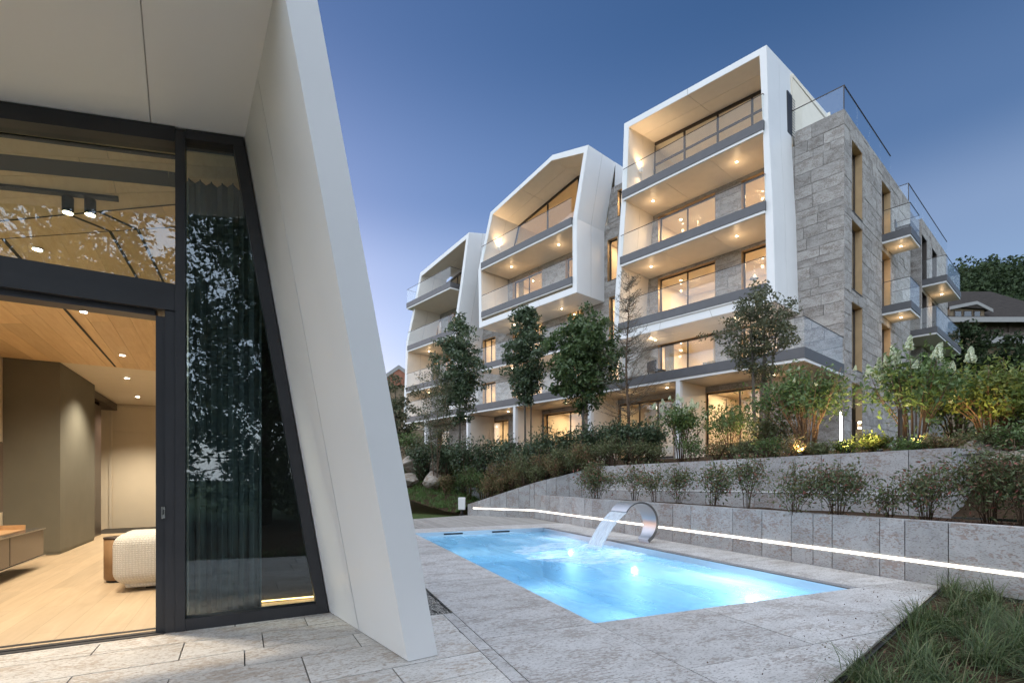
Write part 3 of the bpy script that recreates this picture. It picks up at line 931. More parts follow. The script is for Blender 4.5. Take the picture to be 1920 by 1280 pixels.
# --- soffit panels in front of the glass and roof body
def soff(s0a, s0b, s1a, s1b, t0, t1, nm='soffit_panel'):
    """edge s0a..s0b (at t0, t1) to s1a..s1b"""
    lo = [st(s0a,t0,zs(s0a,t0)), st(s1a,t0,zs(s1a,t0)), st(s1b,t1,zs(s1b,t1)), st(s0b,t1,zs(s0b,t1))]
    hi = [p + Vector((0,0,.02)) for p in lo]
    MB().hexa(lo, hi).build(nm, M['soffit_white'], pav_h)
soff(-1.418, -1.275, -.66, -.50, -.003, -1.69)
soff(-3.3, -3.2, -1.424, -1.281, -.003, -1.69)
soff(-5.4, -5.4, -3.306, -3.206, -.003, -1.69)
m = MB()
rt = [(-5.6,-1.71), (-.42,-1.71), (-.35, .05), (-.3,12.2), (-5.6,12.2)]
m.prism([st(s,t,max(zs(s,min(t,0)),0)+.022) for s,t in rt], (0,0,.4)); m.build('roof', M['white_panel'], pav_h)
# --- outer walls (left and back), closing the room
m = MB(); sbox(m, -5.6, -4.26, .02, 12.2, 0, 3.3); m.build('wall', M['white_paint'], pav_h)
m = MB(); sbox(m, -5.6, .4, 11.62, 12.2, 0, 3.36, sh=0); m.build('wall', M['white_paint'], pav_h)
# right wall, inside skin leaning with the fin
m = MB(); m.hexa([st(-.02,.12,0), st(.45,.12,0), st(.45,11.6,0), st(-.02,11.6,0)], [st(-.02-K1*4.5,.12,4.5), st(.45-.17*4.5,.12,4.5), st(.45-.17*4.5,11.6,4.5), st(-.02-K1*4.5,11.6,4.5)])
m.build('inner_wall', M['dark_wood'], pav_h)
m = MB(); m.hexa([st(-1.0,.62,.012), st(-.03,.62,.012), st(-.03,.70,.012), st(-1.0,.70,.012)], [st(-1.0,.62,3.7), st(-.03-K1*3.7,.62,3.7), st(-.03-K1*3.7,.70,3.7), st(-1.0,.70,3.7)])
m.build('screen_wall', M['black_void'], pav_h)
# --- floor
m = MB(); sbox(m, -4.3, .2, .03, 11.7, -.02, .012); m.build('floor', M['oak_floor'], pav_h)
# --- dark frames
fr = thing('tmp', 'x', 'x'); bpy.data.objects.remove(fr)
win = MB(); 
front = MB(); sbox(front, -1.247, -1.177, -.07, .09, .0, head(-1.247)-.02, head(-1.177)-.02); gfr = front.build('window_frame', M['anthracite'], pav_h)
tag(gfr, 'dark aluminium frame of the leaning glass front')
def frame(mm, name='frame_bar'): return mm.build(name, M['anthracite'], gfr)
frame(sbox(MB(), -5.4, -1.249, -.075, .10, head(-5.4)-.13, head(-5.4)-.004, head(-1.249)-.004, head(-1.249)-.13))
frame(sbox(MB(), -1.175, -.735, -.065, .08, head(-1.175)-.085, head(-1.175)-.004, head(-.735)-.004, head(-.735)-.085))
# leaning jamb
m = MB(); zj = head(-.74)-.09
m.hexa([st(-.10,-.065,.0), st(-.004,-.065,.0), st(-.004,.08,.0), st(-.10,.08,.0)], [st(-.10-K1*zj,-.065,zj), st(-.004-K1*zj,-.065,zj), st(-.004-K1*zj,.08,zj), st(-.10-K1*zj,.08,zj)]); frame(m)
frame(sbox(MB(), -1.175, -.103, -.065, .08, .0, .10))
frame(sbox(MB(), -1.320, -1.249, -.055, .12, .0, 2.748), 'door_stile')
frame(sbox(MB(), -1.388, -1.322, -.02, .16, .0, 2.70), 'door_stile')
frame(sbox(MB(), -5.4, -1.249, -.07, .16, 2.75, 2.87), 'transom')
frame(sbox(MB(), -5.4, -1.251, -.05, .12, 2.872, 2.985), 'transom')
frame(sbox(MB(), -5.4, -1.392, -.012, .15, 2.70, 2.748), 'door_track')
m = MB()
for t0, t1, z in ((-.085,-.03,.006), (-.028,.02,.012), (.022,.07,.006), (.072,.12,.016)): sbox(m, -5.4, -1.322, t0, t1, -.02, z)
frame(m, 'threshold')
# lock plate
m = MB(); sbox(m, -1.345, -1.318, -.062, -.052, .975, 1.075); o = m.build('lock_plate', M['steel_plain'], gfr)
m = MB(); sbox(m, -1.336, -1.327, -.066, -.062, 1.01, 1.05); m.build('keyhole', M['black_metal'], o)
# --- panes
m = MB(); t0, t1 = 0.0, .012
lo = [st(-1.180,t0,.097), st(-.098-K1*.1,t0,.097), st(-.098-K1*.1,t1,.097), st(-1.180,t1,.097)]
ztp = head(-.78)-.083
hi = [st(-1.180,t0,head(-1.18)-.083), st(-.098-K1*ztp,t0,ztp), st(-.098-K1*ztp,t1,ztp), st(-1.180,t1,head(-1.18)-.083)]
m.hexa(lo, hi).build('fixed_pane', M['pavilion_glass'], gfr)
m = MB(); sbox(m, -5.3, -1.246, .03, .042, 2.983, head(-5.3)-.128, head(-1.246)-.128); m.build('upper_pane', M['pavilion_glass'], gfr)

# --- folded timber ceiling
def tA(s): return .90 - .243*(s+2.628)
def zA(s): return 3.607 + .27*(s+2.628)
def tB(s): return 1.50 - .146*(s+2.80)
def zB(s): return 3.672 + .27*(s+2.80)
def zc(s, t):
    if t >= tB(s):
        f = (t-tB(s))/(6.1-tB(s)); return zB(s)*(1-f) + 3.35*f
    if t >= tA(s):
        f = (t-tA(s))/(tB(s)-tA(s)); return zA(s)*(1-f) + zB(s)*f
    f = (tA(s)-t)/(tA(s)-.10); return zA(s)*(1-f) + (head(s)-.10)*f
def ray_ceiling(px, py):
    lo, hi = 3.0, 16.0
    for i in range(2000):
        Y = 3.0 + i*.004
        p = at(px, py, Y); r = Vector((p.x, p.y)) - F0
        s, t = r.dot(FE), r.dot(FN)
        if t > .05 and p.z >= zc(s, t): return s, t
    return s, t
croot = MB(); 
# dark backing above the boards, then the boards
for i in range(16):
    s0 = -4.3 + i*.24; s1 = s0+.24
    for a, b in ((lambda s: .1, tA), (tA, tB), (tB, lambda s: 6.1)):
        croot.face([st(s0,a(s0),zc(s0,a(s0))+.05), st(s1,a(s1),zc(s1,a(s1))+.05), st(s1,b(s1),zc(s1,b(s1))+.05), st(s0,b(s0),zc(s0,b(s0))+.05)])
ceil = croot.build('ceiling', M['joint'], pav_h)
rc = random.Random(11)
def board(s0, s1, ta0, ta1, tb0, tb1, eps=1e-4):
    g = .0016
    c = [(s0+g,ta0+g), (s1-g,ta1+g), (s1-g,tb1-g), (s0+g,tb0-g)]
    lo = [st(s,t,zc(s,t)) for s,t in c]
    MB().hexa(lo, [p + Vector((0,0,.010)) for p in lo]).build('ceiling_board', M['ceiling_wood'], ceil)
for i in range(16):
    s0 = -4.3 + i*.24; s1 = min(s0+.24, -.55)
    cut = rc.uniform(.5, 1.5); cuts = []
    while tB(s0)+cut < 5.8:
        cuts.append(cut); cut += rc.choice([1.2, 1.6, 2.0])
    e0, e1 = tB(s0)+.006, tB(s1)+.006
    for c in cuts + [None]:
        n0, n1 = (tB(s0)+c, tB(s1)+c) if c else (6.1, 6.1)
        board(s0, s1, e0, e1, n0, n1); e0, e1 = n0, n1
    board(s0, s1, tA(s0)+.006, tA(s1)+.006, tB(s0)-.006, tB(s1)-.006)
for k in range(4):                                       # boards along the glass, near the head
    for s0, s1 in ((-4.3,-3.1), (-3.1,-1.75 - .2*(k%2)), (-1.75 - .2*(k%2),-.6)):
        f0, f1 = k/4, (k+1)/4
        ta = lambda s, f: .10 + (tA(s)-.006-.10)*f
        board(s0, s1, ta(s0,f0), ta(s1,f0), ta(s0,f1), ta(s1,f1))
def slot(pts, w, mat='black_void', name='ceiling_slot', drop=.004):
    """thin dark slot drawn on the underside of the ceiling between seen points"""
    S = [ray_ceiling(*p) for p in pts]
    m = MB()
    for (s0,t0),(s1,t1) in zip(S, S[1:]):
        d = Vector((s1-s0, t1-t0)).normalized(); n = Vector((-d.y, d.x))*w/2
        c = [(s0+n.x,t0+n.y),(s1+n.x,t1+n.y),(s1-n.x,t1-n.y),(s0-n.x,t0-n.y)]
        lo = [st(s,t,zc(s,t)-drop) for s,t in c]
        m.hexa(lo, [p+Vector((0,0,drop-.0008)) for p in lo])
    m.build(name, M[mat], ceil)
slot([(5,447), (216,687)], .028)
slot([(129,401.6), (206,433), (258,523), (292,590)], .026)
slot([(187,397), (258,430), (307,530), (322,560)], .026)
slot([(-60,420.5), (0,414.5), (129,401.6), (318,384), (330,383)], .012)
slot([(-60,452), (5,447), (206,433), (318,426), (330,425)], .010)
slot([(-60,299), (0,302), (317,335.5), (332,337)], .13, 'black_void', 'curtain_pocket', .003)
slot([(-60,341), (0,347), (222,371)], .035, 'black_metal', 'light_track', .022)
slot([(-60,247), (0,251), (317,292), (332,294)], .03, 'black_metal', 'curtain_track', .01)
for px, py in ((127, 366), (169, 370)):
    s, t = ray_ceiling(px, py)
    c = st(s, t, zc(s, t)-.155)
    o = MB().lathe([(.040,0),(.042,.004),(.042,.135)], c, 20).build('track_spot', M['black_metal'], pav_h)
    MB().lathe([(.036,-.003),(.036,-.0005)], c, 20).build('bulb', M['lamp_disc'], o)
    lamp('spot_light', 'SPOT', c - Vector((0,0,.02)), 60, WARM2, pav_h, st(s-.1, t+.9, 0), spot_size=R(125), spot_blend=.7, shadow_soft_size=.03)
def downlight(px, py, z=None, e=30, flat=False):
    if z is None:
        s, t = ray_ceiling(px, py); zz = zc(s, t)
    else:
        Y = (z-EYE)*F_PX/(HY-py); p = at(px, py, Y); r = Vector((p.x,p.y))-F0; s, t = r.dot(FE), r.dot(FN); zz = z
    c = st(s, t, zz-.006)
    o = MB().lathe([(.046,-.002),(.052,.0),(.052,.004)], c, 20).build('downlight', M['steel_plain'], ceil)
    MB().lathe([(.038,-.006),(.038,-.003)], c, 20).build('bulb', M['lamp_white'], o)
    lamp('down_light', 'SPOT', c - Vector((0,0,.03)), e, WARM2, pav_h, c - Vector((0,0,3)), spot_size=R(120), spot_blend=.8, shadow_soft_size=.04)
    return s, t
print('dl', downlight(70, 466), downlight(229, 665), downlight(238, 708, 3.345, 90), downlight(258, 743, 3.345, 120))
for s, t in ((-1.3, 2.6), (-3.4, 2.2), (-2.6, 3.4), (-1.2, 4.6)):  # extra fill lights added to brighten the room, no fittings seen here
    c = st(s, t, zc(s, t)-.006)
    o = MB().lathe([(.046,-.002),(.052,.0),(.052,.004)], c, 20).build('downlight', M['steel_plain'], ceil)
    MB().lathe([(.038,-.006),(.038,-.003)], c, 20).build('bulb', M['lamp_white'], o)
    lamp('down_light', 'SPOT', c - Vector((0,0,.03)), 28, WARM2, pav_h, c - Vector((0,0,3)), spot_size=R(150), spot_blend=.8, shadow_soft_size=.04)
# hall ceiling and inner walls
def wallbox(name, mat, *a, **k):
    return sbox(MB(), *a, **k).build(name, M[mat], pav_h)
wallbox('hall_ceiling', 'beige_wall', -4.3, .2, 6.102, 11.6, 3.352, 3.40)
wallbox('inner_wall', 'beige_wall', -4.258, -4.22, .1, 6.09, .013, 3.9)
wallbox('olive_partition', 'olive_wall', -4.22, -3.50, 6.10, 8.38, .06, 3.349)
wallbox('skirting', 'olive_wall', -4.21, -3.508, 6.108, 8.37, .013, .058)
wallbox('inner_wall', 'beige_wall', -4.22, .2, 11.42, 11.6, .013, 3.35)
d = wallbox('portal_panel', 'dark_wood', -4.2, -3.60, 8.385, 8.50, .013, 3.33)
wallbox('portal_panel', 'dark_wood', -4.2, -3.66, 8.505, 9.75, .013, 3.05)
wallbox('portal_panel', 'dark_wood', -4.2, -3.70, 9.75, 9.85, .013, 3.33)
wallbox('niche_back', 'black_void', -4.25, -4.2, 8.4, 11.4, .013, 3.35)
wallbox('portal_head', 'dark_wood', -4.2, -3.64, 8.51, 11.35, 3.16, 3.33)
for z, h in ((.02, .45), (.75, .3), (1.25, .35), (1.62, .28)):
    wallbox('shelf_box', 'beige_wall', -4.1, -3.78, 9.95, 10.25, z, z+h)
# door in the back wall
dr = wallbox('door', 'beige_wall', -3.74, -2.62, 11.40, 11.42, .02, 2.60)
tag(dr, 'tall plain beige interior door')
for a in ((-3.82,-3.76,11.385,11.42,.013,3.33), (-3.76,-2.6,11.385,11.42,3.28,3.33)): sbox(MB(), *a).build('door_frame', M['plaster_room'], dr)
sbox(MB(), -3.74,-2.62,11.40,11.42,2.62,3.27).build('over_panel', M['beige_wall'], dr)
sbox(MB(), -2.74,-2.69,11.33,11.398,1.0,1.02).build('handle', M['steel_plain'], dr)
wallbox('threshold_mat', 'charcoal_rug', -3.9, -2.0, 9.9, 11.38, .0125, .016)
# glowing floor strip beside the curtain
led = MB(); pts = [(-.98,.60), (-.5,.59), (-.3,.575), (-.06,.555)]
for (s0,t0),(s1,t1) in zip(pts, pts[1:]):
    led.hexa([st(s0,t0,.03),st(s1,t1,.03),st(s1,t1+.012,.03),st(s0,t0+.012,.03)], [st(s0,t0,.042),st(s1,t1,.042),st(s1,t1+.012,.042),st(s0,t0+.012,.042)])
led.build('floor_light_strip', M['led_warm'], pav_h)
# ---- furniture
def rounded(o, w, seg=4):
    b = o.modifiers.new('b', 'BEVEL'); b.width = w; b.segments = seg; b.limit_method = 'NONE'
    o.data.polygons.foreach_set('use_smooth', [True]*len(o.data.polygons)); return o
sofa = thing('sofa', 'cream boucle sofa with rounded end seen through the open door', 'sofa', st(-1.6, 2.2, 0))
rounded(sbox(MB(), -2.04, -.55, 1.86, 2.62, .10, .685).build('body', M['boucle'], sofa), .14, 6)
rounded(sbox(MB(), -1.93, -.6, 1.96, 2.55, .05, .13).build('base_cushion', M['boucle'], sofa), .035)
sbox(MB(), -1.75, -.8, 2.1, 2.5, .012, .06).build('plinth', M['dark_wood'], sofa)
rounded(sbox(MB(), -2.0, -.6, 2.55, 2.9, .10, .42).build('seat', M['boucle'], sofa), .1, 5)
c = st(-2.10, 2.80, .012)
tbl = thing('side_table', 'round brown timber side table behind the cream sofa', 'table', c)
MB().lathe([(.165,.03),(.175,.05),(.175,.545)], c, 32).build('drum', M['table_wood'], tbl, True)
MB().lathe([(.15,0),(.15,.03)], c, 32).build('foot', M['black_metal'], tbl)
MB().lathe([(.178,.546),(.18,.552),(.18,.562),(.176,.566)], c, 32).build('top', M['dark_wood'], tbl)
con = thing('media_console', 'long floating dark media console along the side wall', 'console', st(-3.75, 3.0, 0))
sbox(MB(), -4.2, -3.32, .9, 4.6, .20, .575).build('carcass', M['lacquer_glass'], con)
sbox(MB(), -4.2, -3.30, .9, 4.62, .577, .592).build('top_panel', M['steel_plain'], con)
sbox(MB(), -4.2, -3.30, .9, 4.62, .183, .198).build('bottom_panel', M['steel_plain'], con)
for t in (2.15, 3.4): sbox(MB(), -3.322, -3.317, t, t+.006, .21, .57).build('drawer_gap', M['black_void'], con)
tr = thing('wooden_tray', 'light timber tray lying on the dark media console', 'tray', st(-3.7, 3.4, .594))
sbox(MB(), -4.1, -3.42, 2.2, 4.25, .594, .606).build('tray_base', M['tray_wood'], tr)
sbox(MB(), -4.1, -3.42, 4.25, 4.27, .594, .67).build('tray_side', M['tray_wood'], tr)
tv = thing('television', 'flat dark television on a stand above the media console', 'television', st(-3.66, 3.2, .6))
sbox(MB(), -3.68, -3.64, 1.9, 4.24, .86, 1.83).build('screen', M['lacquer_glass'], tv)
sbox(MB(), -3.70, -3.68, 1.89, 4.25, .85, 1.84).build('bezel', M['dark_frame'], tv)
sbox(MB(), -4.21, -3.70, 2.9, 3.1, 1.2, 1.4).build('wall_bracket', M['black_metal'], tv)
# curtain
def curtain():
    m = MB(); N = 90; zt = 24
    for i in range(N+1):
        f = i/N; s = -1.24 + .66*f
        ph = f*2*math.pi*7.5
        t = .30 + .05*math.sin(ph) + .02*math.sin(ph*.37+1)
        ds = .012*math.sin(2*ph)
        top = min(zc(s, .24), zc(s, .38), head(s)-.10)-.012
        for j in range(zt+1):
            k = j/zt
            m.v.append(tuple(st(s+ds, t + .012*math.sin(ph*.5+k*2.2), .025 + (top-.025)*k)))
    for i in range(N):
        for j in range(zt):
            a = i*(zt+1)+j; m.f.append((a, a+zt+1, a+zt+2, a+1))
    o = m.build('curtain', M['curtain_reflection_tone'], None, True, False)
    sm = o.modifiers.new('s', 'SOLIDIFY'); sm.thickness = .003
    tag(o, 'long pleated curtain gathered behind the leaning fixed pane', 'curtain')
curtain()
# ------------------------------------------------------------------ apartment building
simple('room_curtain', (.55,.40,.22), .9, var=.1)
simple('table_white', (.7,.68,.64), .5)
BO = Vector((12.78, 18.60)); BU = Vector((-.689, .724)); BV = Vector((.774, .633))
ROT_U = math.atan2(-BU.y, -BU.x); ROT_V = math.atan2(BV.y, BV.x)
def P(a, d, z):
    v = BO + BU*a + BV*d
    return Vector((v.x, v.y, z))
def A_of(px, d):
    r = (px-CX)/F_PX; b = BO + BV*d
    return (b.x - r*b.y)/(-BU.x + r*BU.y)
bld = thing('apartment_building', 'four-storey stone apartment building with white angular frames and lit balconies', 'building', P(10, 0, 2.1))
def abox(m, a0, a1, d0, d1, z0, z1):
    return m.hexa([P(a1,d0,z0), P(a0,d0,z0), P(a0,d1,z0), P(a1,d1,z0)], [P(a1,d0,z1), P(a0,d0,z1), P(a0,d1,z1), P(a1,d1,z1)])
def bpart(name, mat, parent, *a): return abox(MB(), *a).build(name, M[mat], parent)
front_mp = lambda x, y, z: P(x, -y, z)        # x along the front (to the left), y outwards
right_mp = lambda x, y, z: P(-y, x, z)        # x along the side (away), y outwards
def mbox(m, mp, x0, x1, y0, y1, z0, z1):
    return m.hexa([mp(x0,y0,z0), mp(x1,y0,z0), mp(x1,y1,z0), mp(x0,y1,z0)], [mp(x0,y0,z1), mp(x1,y0,z1), mp(x1,y1,z1), mp(x0,y1,z1)])
def mpart(name, mat, parent, mp, *a): return mbox(MB(), mp, *a).build(name, M[mat], parent)

def rect_minus(rects, h):
    out = []
    for (x0,x1,z0,z1) in rects:
        hx0,hx1,hz0,hz1 = h
        if hx1 <= x0 or hx0 >= x1 or hz1 <= z0 or hz0 >= z1: out.append((x0,x1,z0,z1)); continue
        if hz0 > z0: out.append((x0,x1,z0,hz0))
        if hz1 < z1: out.append((x0,x1,hz1,z1))
        a, b = max(z0,hz0), min(z1,hz1)
        if hx0 > x0: out.append((x0,hx0,a,b))
        if hx1 < x1: out.append((hx1,x1,a,b))
    return out
NST = [0]
def stone_wall(mp, rot, x0, x1, y, z0, z1, holes=(), single=True, seed=0, wmin=.55, wmax=1.35, mat='facade_stone', thick=.28):
    rr = random.Random(seed)
    back = MB()
    for r in [q for q in _cut([(x0,x1,z0,z1)], holes)]:
        mbox(back, mp, r[0]+(.06 if r[0] == x0 else 0), r[1], y-thick, y-.035, r[2], r[3])
    wall = back.build('wall', M['mortar'], bld)
    joined = MB()
    z = z0; course = 0
    while z < z1-.02:
        h = rr.choice([.30,.40,.46,.46,.52]); 
        if z+h > z1-.15: h = z1-z
        x = x0 - rr.uniform(0,.25)
        while x < x1-.01:
            w = rr.uniform(wmin, wmax)
            if x1-(x+w) < .28: w = x1-x
            a, b = max(x,x0), min(x+w,x1)
            x += w
            if b-a < .04: continue
            for r in _cut([(a,b,z,z+h)], holes):
                if r[1]-r[0] < .035 or r[3]-r[2] < .035: continue
                g = .007; k = rr.uniform(-.006,.010)
                if single:
                    c = mp((r[0]+r[1])/2, y-.0175+k/2, (r[2]+r[3])/2)
                    block('stone', M[mat], wall, c, (r[1]-r[0]-2*g, .037+k, r[3]-r[2]-2*g), rot); NST[0] += 1
                else:
                    mbox(joined, mp, r[0]+g, r[1]-g, y-.036, y+k, r[2]+g, r[3]-g)
        z += h
    if not single and joined.v:
        o = joined.build('stone_cladding', M[mat], wall); tag(o, kind='stuff')
    return wall
def _cut(rects, holes):
    for h in holes: rects = rect_minus(rects, h)
    return rects

def window(mp, x0, x1, y, z0, z1, mull=(), rec=.20, glass='window_glass', frame='dark_frame', reveal='warm_lit_reveal', transom=None, fw=.055):
    """frame set back in a lined opening; one pane per light"""
    f = MB(); yy = y-rec
    mbox(f, mp, x0+.02, x1-.02, yy-.06, yy, z0, z0+fw); mbox(f, mp, x0+.02, x1-.02, yy-.06, yy, z1-fw-.02, z1-.02)
    xs = [x0+.02+fw/2] + list(mull) + [x1-.02-fw/2]
    for x in xs: mbox(f, mp, x-fw/2, x+fw/2, yy-.058, yy-.002, z0+fw, z1-fw-.02)
    w = f.build('window', M[frame], bld)
    for a, b in zip(xs, xs[1:]):
        mpart('pane', glass, w, mp, a+fw/2-.005, b-fw/2+.005, yy-.034, yy-.026, z0+fw-.005, z1-fw-.015)
    for q in ((x0, x0+.018, z0, z1-.02), (x1-.018, x1, z0, z1-.02), (x0, x1, z1-.018, z1)):
        mpart('reveal', reveal, w, mp, q[0], q[1], yy-.07, y-.005, q[2], q[3])
    mpart('sill', 'dark_frame', w, mp, x0, x1, yy, y+.02, z0-.035, z0-.002)
    return w

def room(a0, a1, d0, d1, z0, z1, e=35.0, n=2, curtains=(), col=WARM, lit=True):
    m = MB()
    q = lambda *k: m.face([P(*x) for x in k])
    q((a0,d1,z0),(a1,d1,z0),(a1,d1,z1),(a0,d1,z1)); q((a0,d0,z0),(a0,d1,z0),(a0,d1,z1),(a0,d0,z1)); q((a1,d0,z0),(a1,d1,z0),(a1,d1,z1),(a1,d0,z1))
    q((a0,d0,z1),(a1,d0,z1),(a1,d1,z1),(a0,d1,z1))
    o = m.build('room', M['plaster_room'], bld, fix=False)
    m = MB(); m.face([P(a0,d0,z0), P(a1,d0,z0), P(a1,d1,z0), P(a0,d1,z0)]); m.build('room_floor', M['room_floor'], o, fix=False)
    for i in range(n):
        a = a0 + (a1-a0)*(i+.5)/n; c = P(a, (d0+d1)/2-.3, z1-.03)
        if lit: lamp('room_light', 'AREA', c, 1.25*e/n, col, bld, c-Vector((0,0,1)), shape='DISK', size=.7)
        c2 = P(a+.6, d0+.9, z1-.012)
        MB().lathe([(.05,0),(.05,.008)], c2, 12).build('ceiling_lamp', M['lamp_disc'], o)
    rf = random.Random(int(a0*31+z0*17))
    if d1-d0 > 2.8 and a1-a0 > 3.5:
        x = rf.uniform(a0+.3, a1-2.2); hh = rf.choice([.5,.75,.9,1.9])
        bpart('cabinet', rf.choice(['dark_wood','table_wood','table_white']), o, x, x+rf.uniform(1.0,1.9), d1-.5, d1-.02, z0+.01, z0+hh)
        x = rf.uniform(a0+.4, a1-1.8); bpart('picture', rf.choice(['anthracite','olive_wall','table_wood']), o, x, x+rf.uniform(.7,1.3), d1-.04, d1-.012, z0+1.2, z0+1.95)
        x = rf.uniform(a0+1, a1-2.5); bpart('room_sofa', rf.choice(['boucle','charcoal_rug']), o, x, x+1.9, d0+1.4, d0+2.2, z0+.02, z0+.72)
        c3 = P(rf.uniform(a0+1.2, a1-1.2), d0+1.6, z1-.75)
        MB().lathe([(.16,0),(.20,.03),(.08,.22),(.012,.24),(.012,.74)], c3, 16).build('pendant_lamp', M['anthracite'], o)
    for (x0, x1) in curtains:
        m = MB(); N = int((x1-x0)/.035)
        for i in range(N+1):
            x = x0+(x1-x0)*i/N; dd = d0+.14+.035*math.sin(i*1.35)
            m.v += [tuple(P(x,dd,z0+.02)), tuple(P(x,dd,z1-.02))]
            if i: k = 2*i; m.f.append((k-2, k, k+1, k-1))
        m.build('room_curtain', M['curtain_reflection_tone'] if False else M['room_curtain'], o, True, False)
    return o

def soffit_light(c, e=9.0, parent=None, cone=125):
    o = MB().lathe([(.055,-.003),(.065,.0),(.065,.006)], c, 14).build('downlight', M['steel_plain'], parent)
    MB().lathe([(.046,-.008),(.046,-.004)], c, 14).build('bulb', M['lamp_disc'], parent)
    lamp('balcony_light', 'SPOT', c - Vector((0,0,.03)), e, WARM, bld, c - Vector((0,0,2)), spot_size=R(cone), spot_blend=.9, shadow_soft_size=.05)
    lamp('balcony_glow', 'POINT', c - Vector((0,0,.36)), e*.13, WARM, bld, shadow_soft_size=.06)

def balcony(mp, x0, x1, y0, y1, zb, lights=(), sides=(), h=1.02, fascia=.36, front=True, npan=None, yl=None, lip=.10, seams=3, light_e=13.0):
    """dark slab edge, white lip, soffit panels, glass panels with a thin rail"""
    s = mbox(MB(), mp, x0, x1, y0, y1, zb, zb+fascia).build('balcony', M['slab_grey'], bld)
    mpart('lip', 'facade_panel', s, mp, x0+.02, x1-.02, y0, y1-.03, zb-lip, zb-.001)
    w = (x1-x0-.12)/seams
    for i in range(seams):
        mpart('soffit_panel', 'warm_lit_panel', s, mp, x0+.06+i*w+.006, x0+.06+(i+1)*w-.006, y0+.02, y1-.10, zb-lip-.014, zb-lip-.001)
    zt = zb+fascia
    mpart('bounce_floor', 'bounce_pale', s, mp, x0+.08, x1-.08, y0+.02, y1-.12, zt+.002, zt+.02)  # pale sheet added to bounce light up onto the soffits
    if front:
        n = npan or max(1, round((x1-x0)/1.7)); w = (x1-x0-.04)/n
        for i in range(n):
            mpart('glass_panel', 'rail_glass', s, mp, x0+.02+i*w+.006, x0+.02+(i+1)*w-.006, y1-.055, y1-.04, zt-.05, zt+h)
        mpart('handrail', 'dark_frame', s, mp, x0+.02, x1-.02, y1-.06, y1-.035, zt+h, zt+h+.02)
    for x in sides:
        k = .02 if x == x0 else -.035
        mpart('glass_panel', 'rail_glass', s, mp, x+k, x+k+.015, y0+.02, y1-.06, zt-.05, zt+h)
        mpart('handrail', 'dark_frame', s, mp, x+k-.005, x+k+.02, y0+.02, y1-.06, zt+h, zt+h+.02)
    for lx, ly in lights:
        soffit_light(mp(lx, ly, zb-lip-.02), light_e, s)
    return s

def clad(quad, hint, nu, nv, parent, mat='facade_panel', gap=.016, th=.012, name='panel'):
    """cover a quad (c0 c1 c2 c3) with nu x nv panels standing proud of it"""
    c0, c1, c2, c3 = quad
    n = (c1-c0).cross(c3-c0); 
    if n.length < 1e-6: n = (c2-c1).cross(c0-c1)
    n.normalize()
    if n.dot(hint) < 0: n = -n
    b = lambda x, y: (c0*(1-x)+c1*x)*(1-y) + (c3*(1-x)+c2*x)*y
    lu = max((c1-c0).length, (c2-c3).length); lv = max((c3-c0).length, (c2-c1).length)
    gu, gv = gap/2/max(lu,.05), gap/2/max(lv,.05)
    for i in range(nu):
        for j in range(nv):
            x0, x1, y0, y1 = i/nu+(gu if i else 0), (i+1)/nu-(gu if i < nu-1 else 0), j/nv+(gv if j else 0), (j+1)/nv-(gv if j < nv-1 else 0)
            lo = [b(x0,y0), b(x1,y0), b(x1,y1), b(x0,y1)]
            MB().hexa(lo, [p+n*th for p in lo]).build(name, M[mat], parent)

def ring(outer, inner, d0, d1, slope=0.0, closed=True, segs_u=None, inner_split=None):
    """white cladding frame: matching outer and inner outlines in (a, z), running back from d0 to d1"""
    def rp(a, d, z):
        k = max(0.0, min(1.0, (z-15.0)/2.5)); return P(a, d, z + slope*(d-d0)*k)
    n = len(outer); core = MB()
    rng = range(n) if closed else range(n-1)
    for i in rng:
        j = (i+1) % n
        o0, o1, i0, i1 = outer[i], outer[j], inner[i], inner[j]
        core.hexa([rp(o0[0],d0,o0[1]), rp(o1[0],d0,o1[1]), rp(i1[0],d0,i1[1]), rp(i0[0],d0,i0[1])], [rp(o0[0],d1,o0[1]), rp(o1[0],d1,o1[1]), rp(i1[0],d1,i1[1]), rp(i0[0],d1,i0[1])])
    root = core.build('white_frame', M['mortar'], bld)
    cen = P(sum(p[0] for p in outer)/n, (d0+d1)/2, sum(p[1] for p in outer)/n)
    for i in rng:
        j = (i+1) % n
        o0, o1, i0, i1 = outer[i], outer[j], inner[i], inner[j]
        L = math.hypot(o1[0]-o0[0], o1[1]-o0[1])
        nn = max(1, round(L/2.6)) if abs(o1[0]-o0[0]) > abs(o1[1]-o0[1]) else 1
        q = [rp(o0[0],d0,o0[1]), rp(o1[0],d0,o1[1]), rp(i1[0],d0,i1[1]), rp(i0[0],d0,i0[1])]
        clad(q, -Vector((BV.x,BV.y,0)), nn, 1, root)
        q = [rp(o0[0],d0,o0[1]), rp(o1[0],d0,o1[1]), rp(o1[0],d1,o1[1]), rp(o0[0],d1,o0[1])]
        mid = (q[0]+q[1]+q[2]+q[3])/4
        clad(q, mid-cen, nn, 2, root)
        q = [rp(i0[0],d0,i0[1]), rp(i1[0],d0,i1[1]), rp(i1[0],d1,i1[1]), rp(i0[0],d1,i0[1])]
        mid = (q[0]+q[1]+q[2]+q[3])/4
        clad(q, cen-mid, nn, 2, root, 'warm_lit_panel')
    return root
D = -2.18
L1, L2, L3, L4 = 14.77, 11.66, 8.50, 5.40
bay3_o = [(1.58,8.1), (1.68,11.9), (1.83,15.0), (1.9,18.01), (8.27,18.39), (8.40,15.1), (8.80,10.1), (8.86,8.1)]
bay3_i = [(1.88,8.42), (1.93,11.9), (2.02,15.0), (2.14,17.78), (8.02,18.10), (8.14,15.1), (8.54,10.1), (8.60,8.42)]
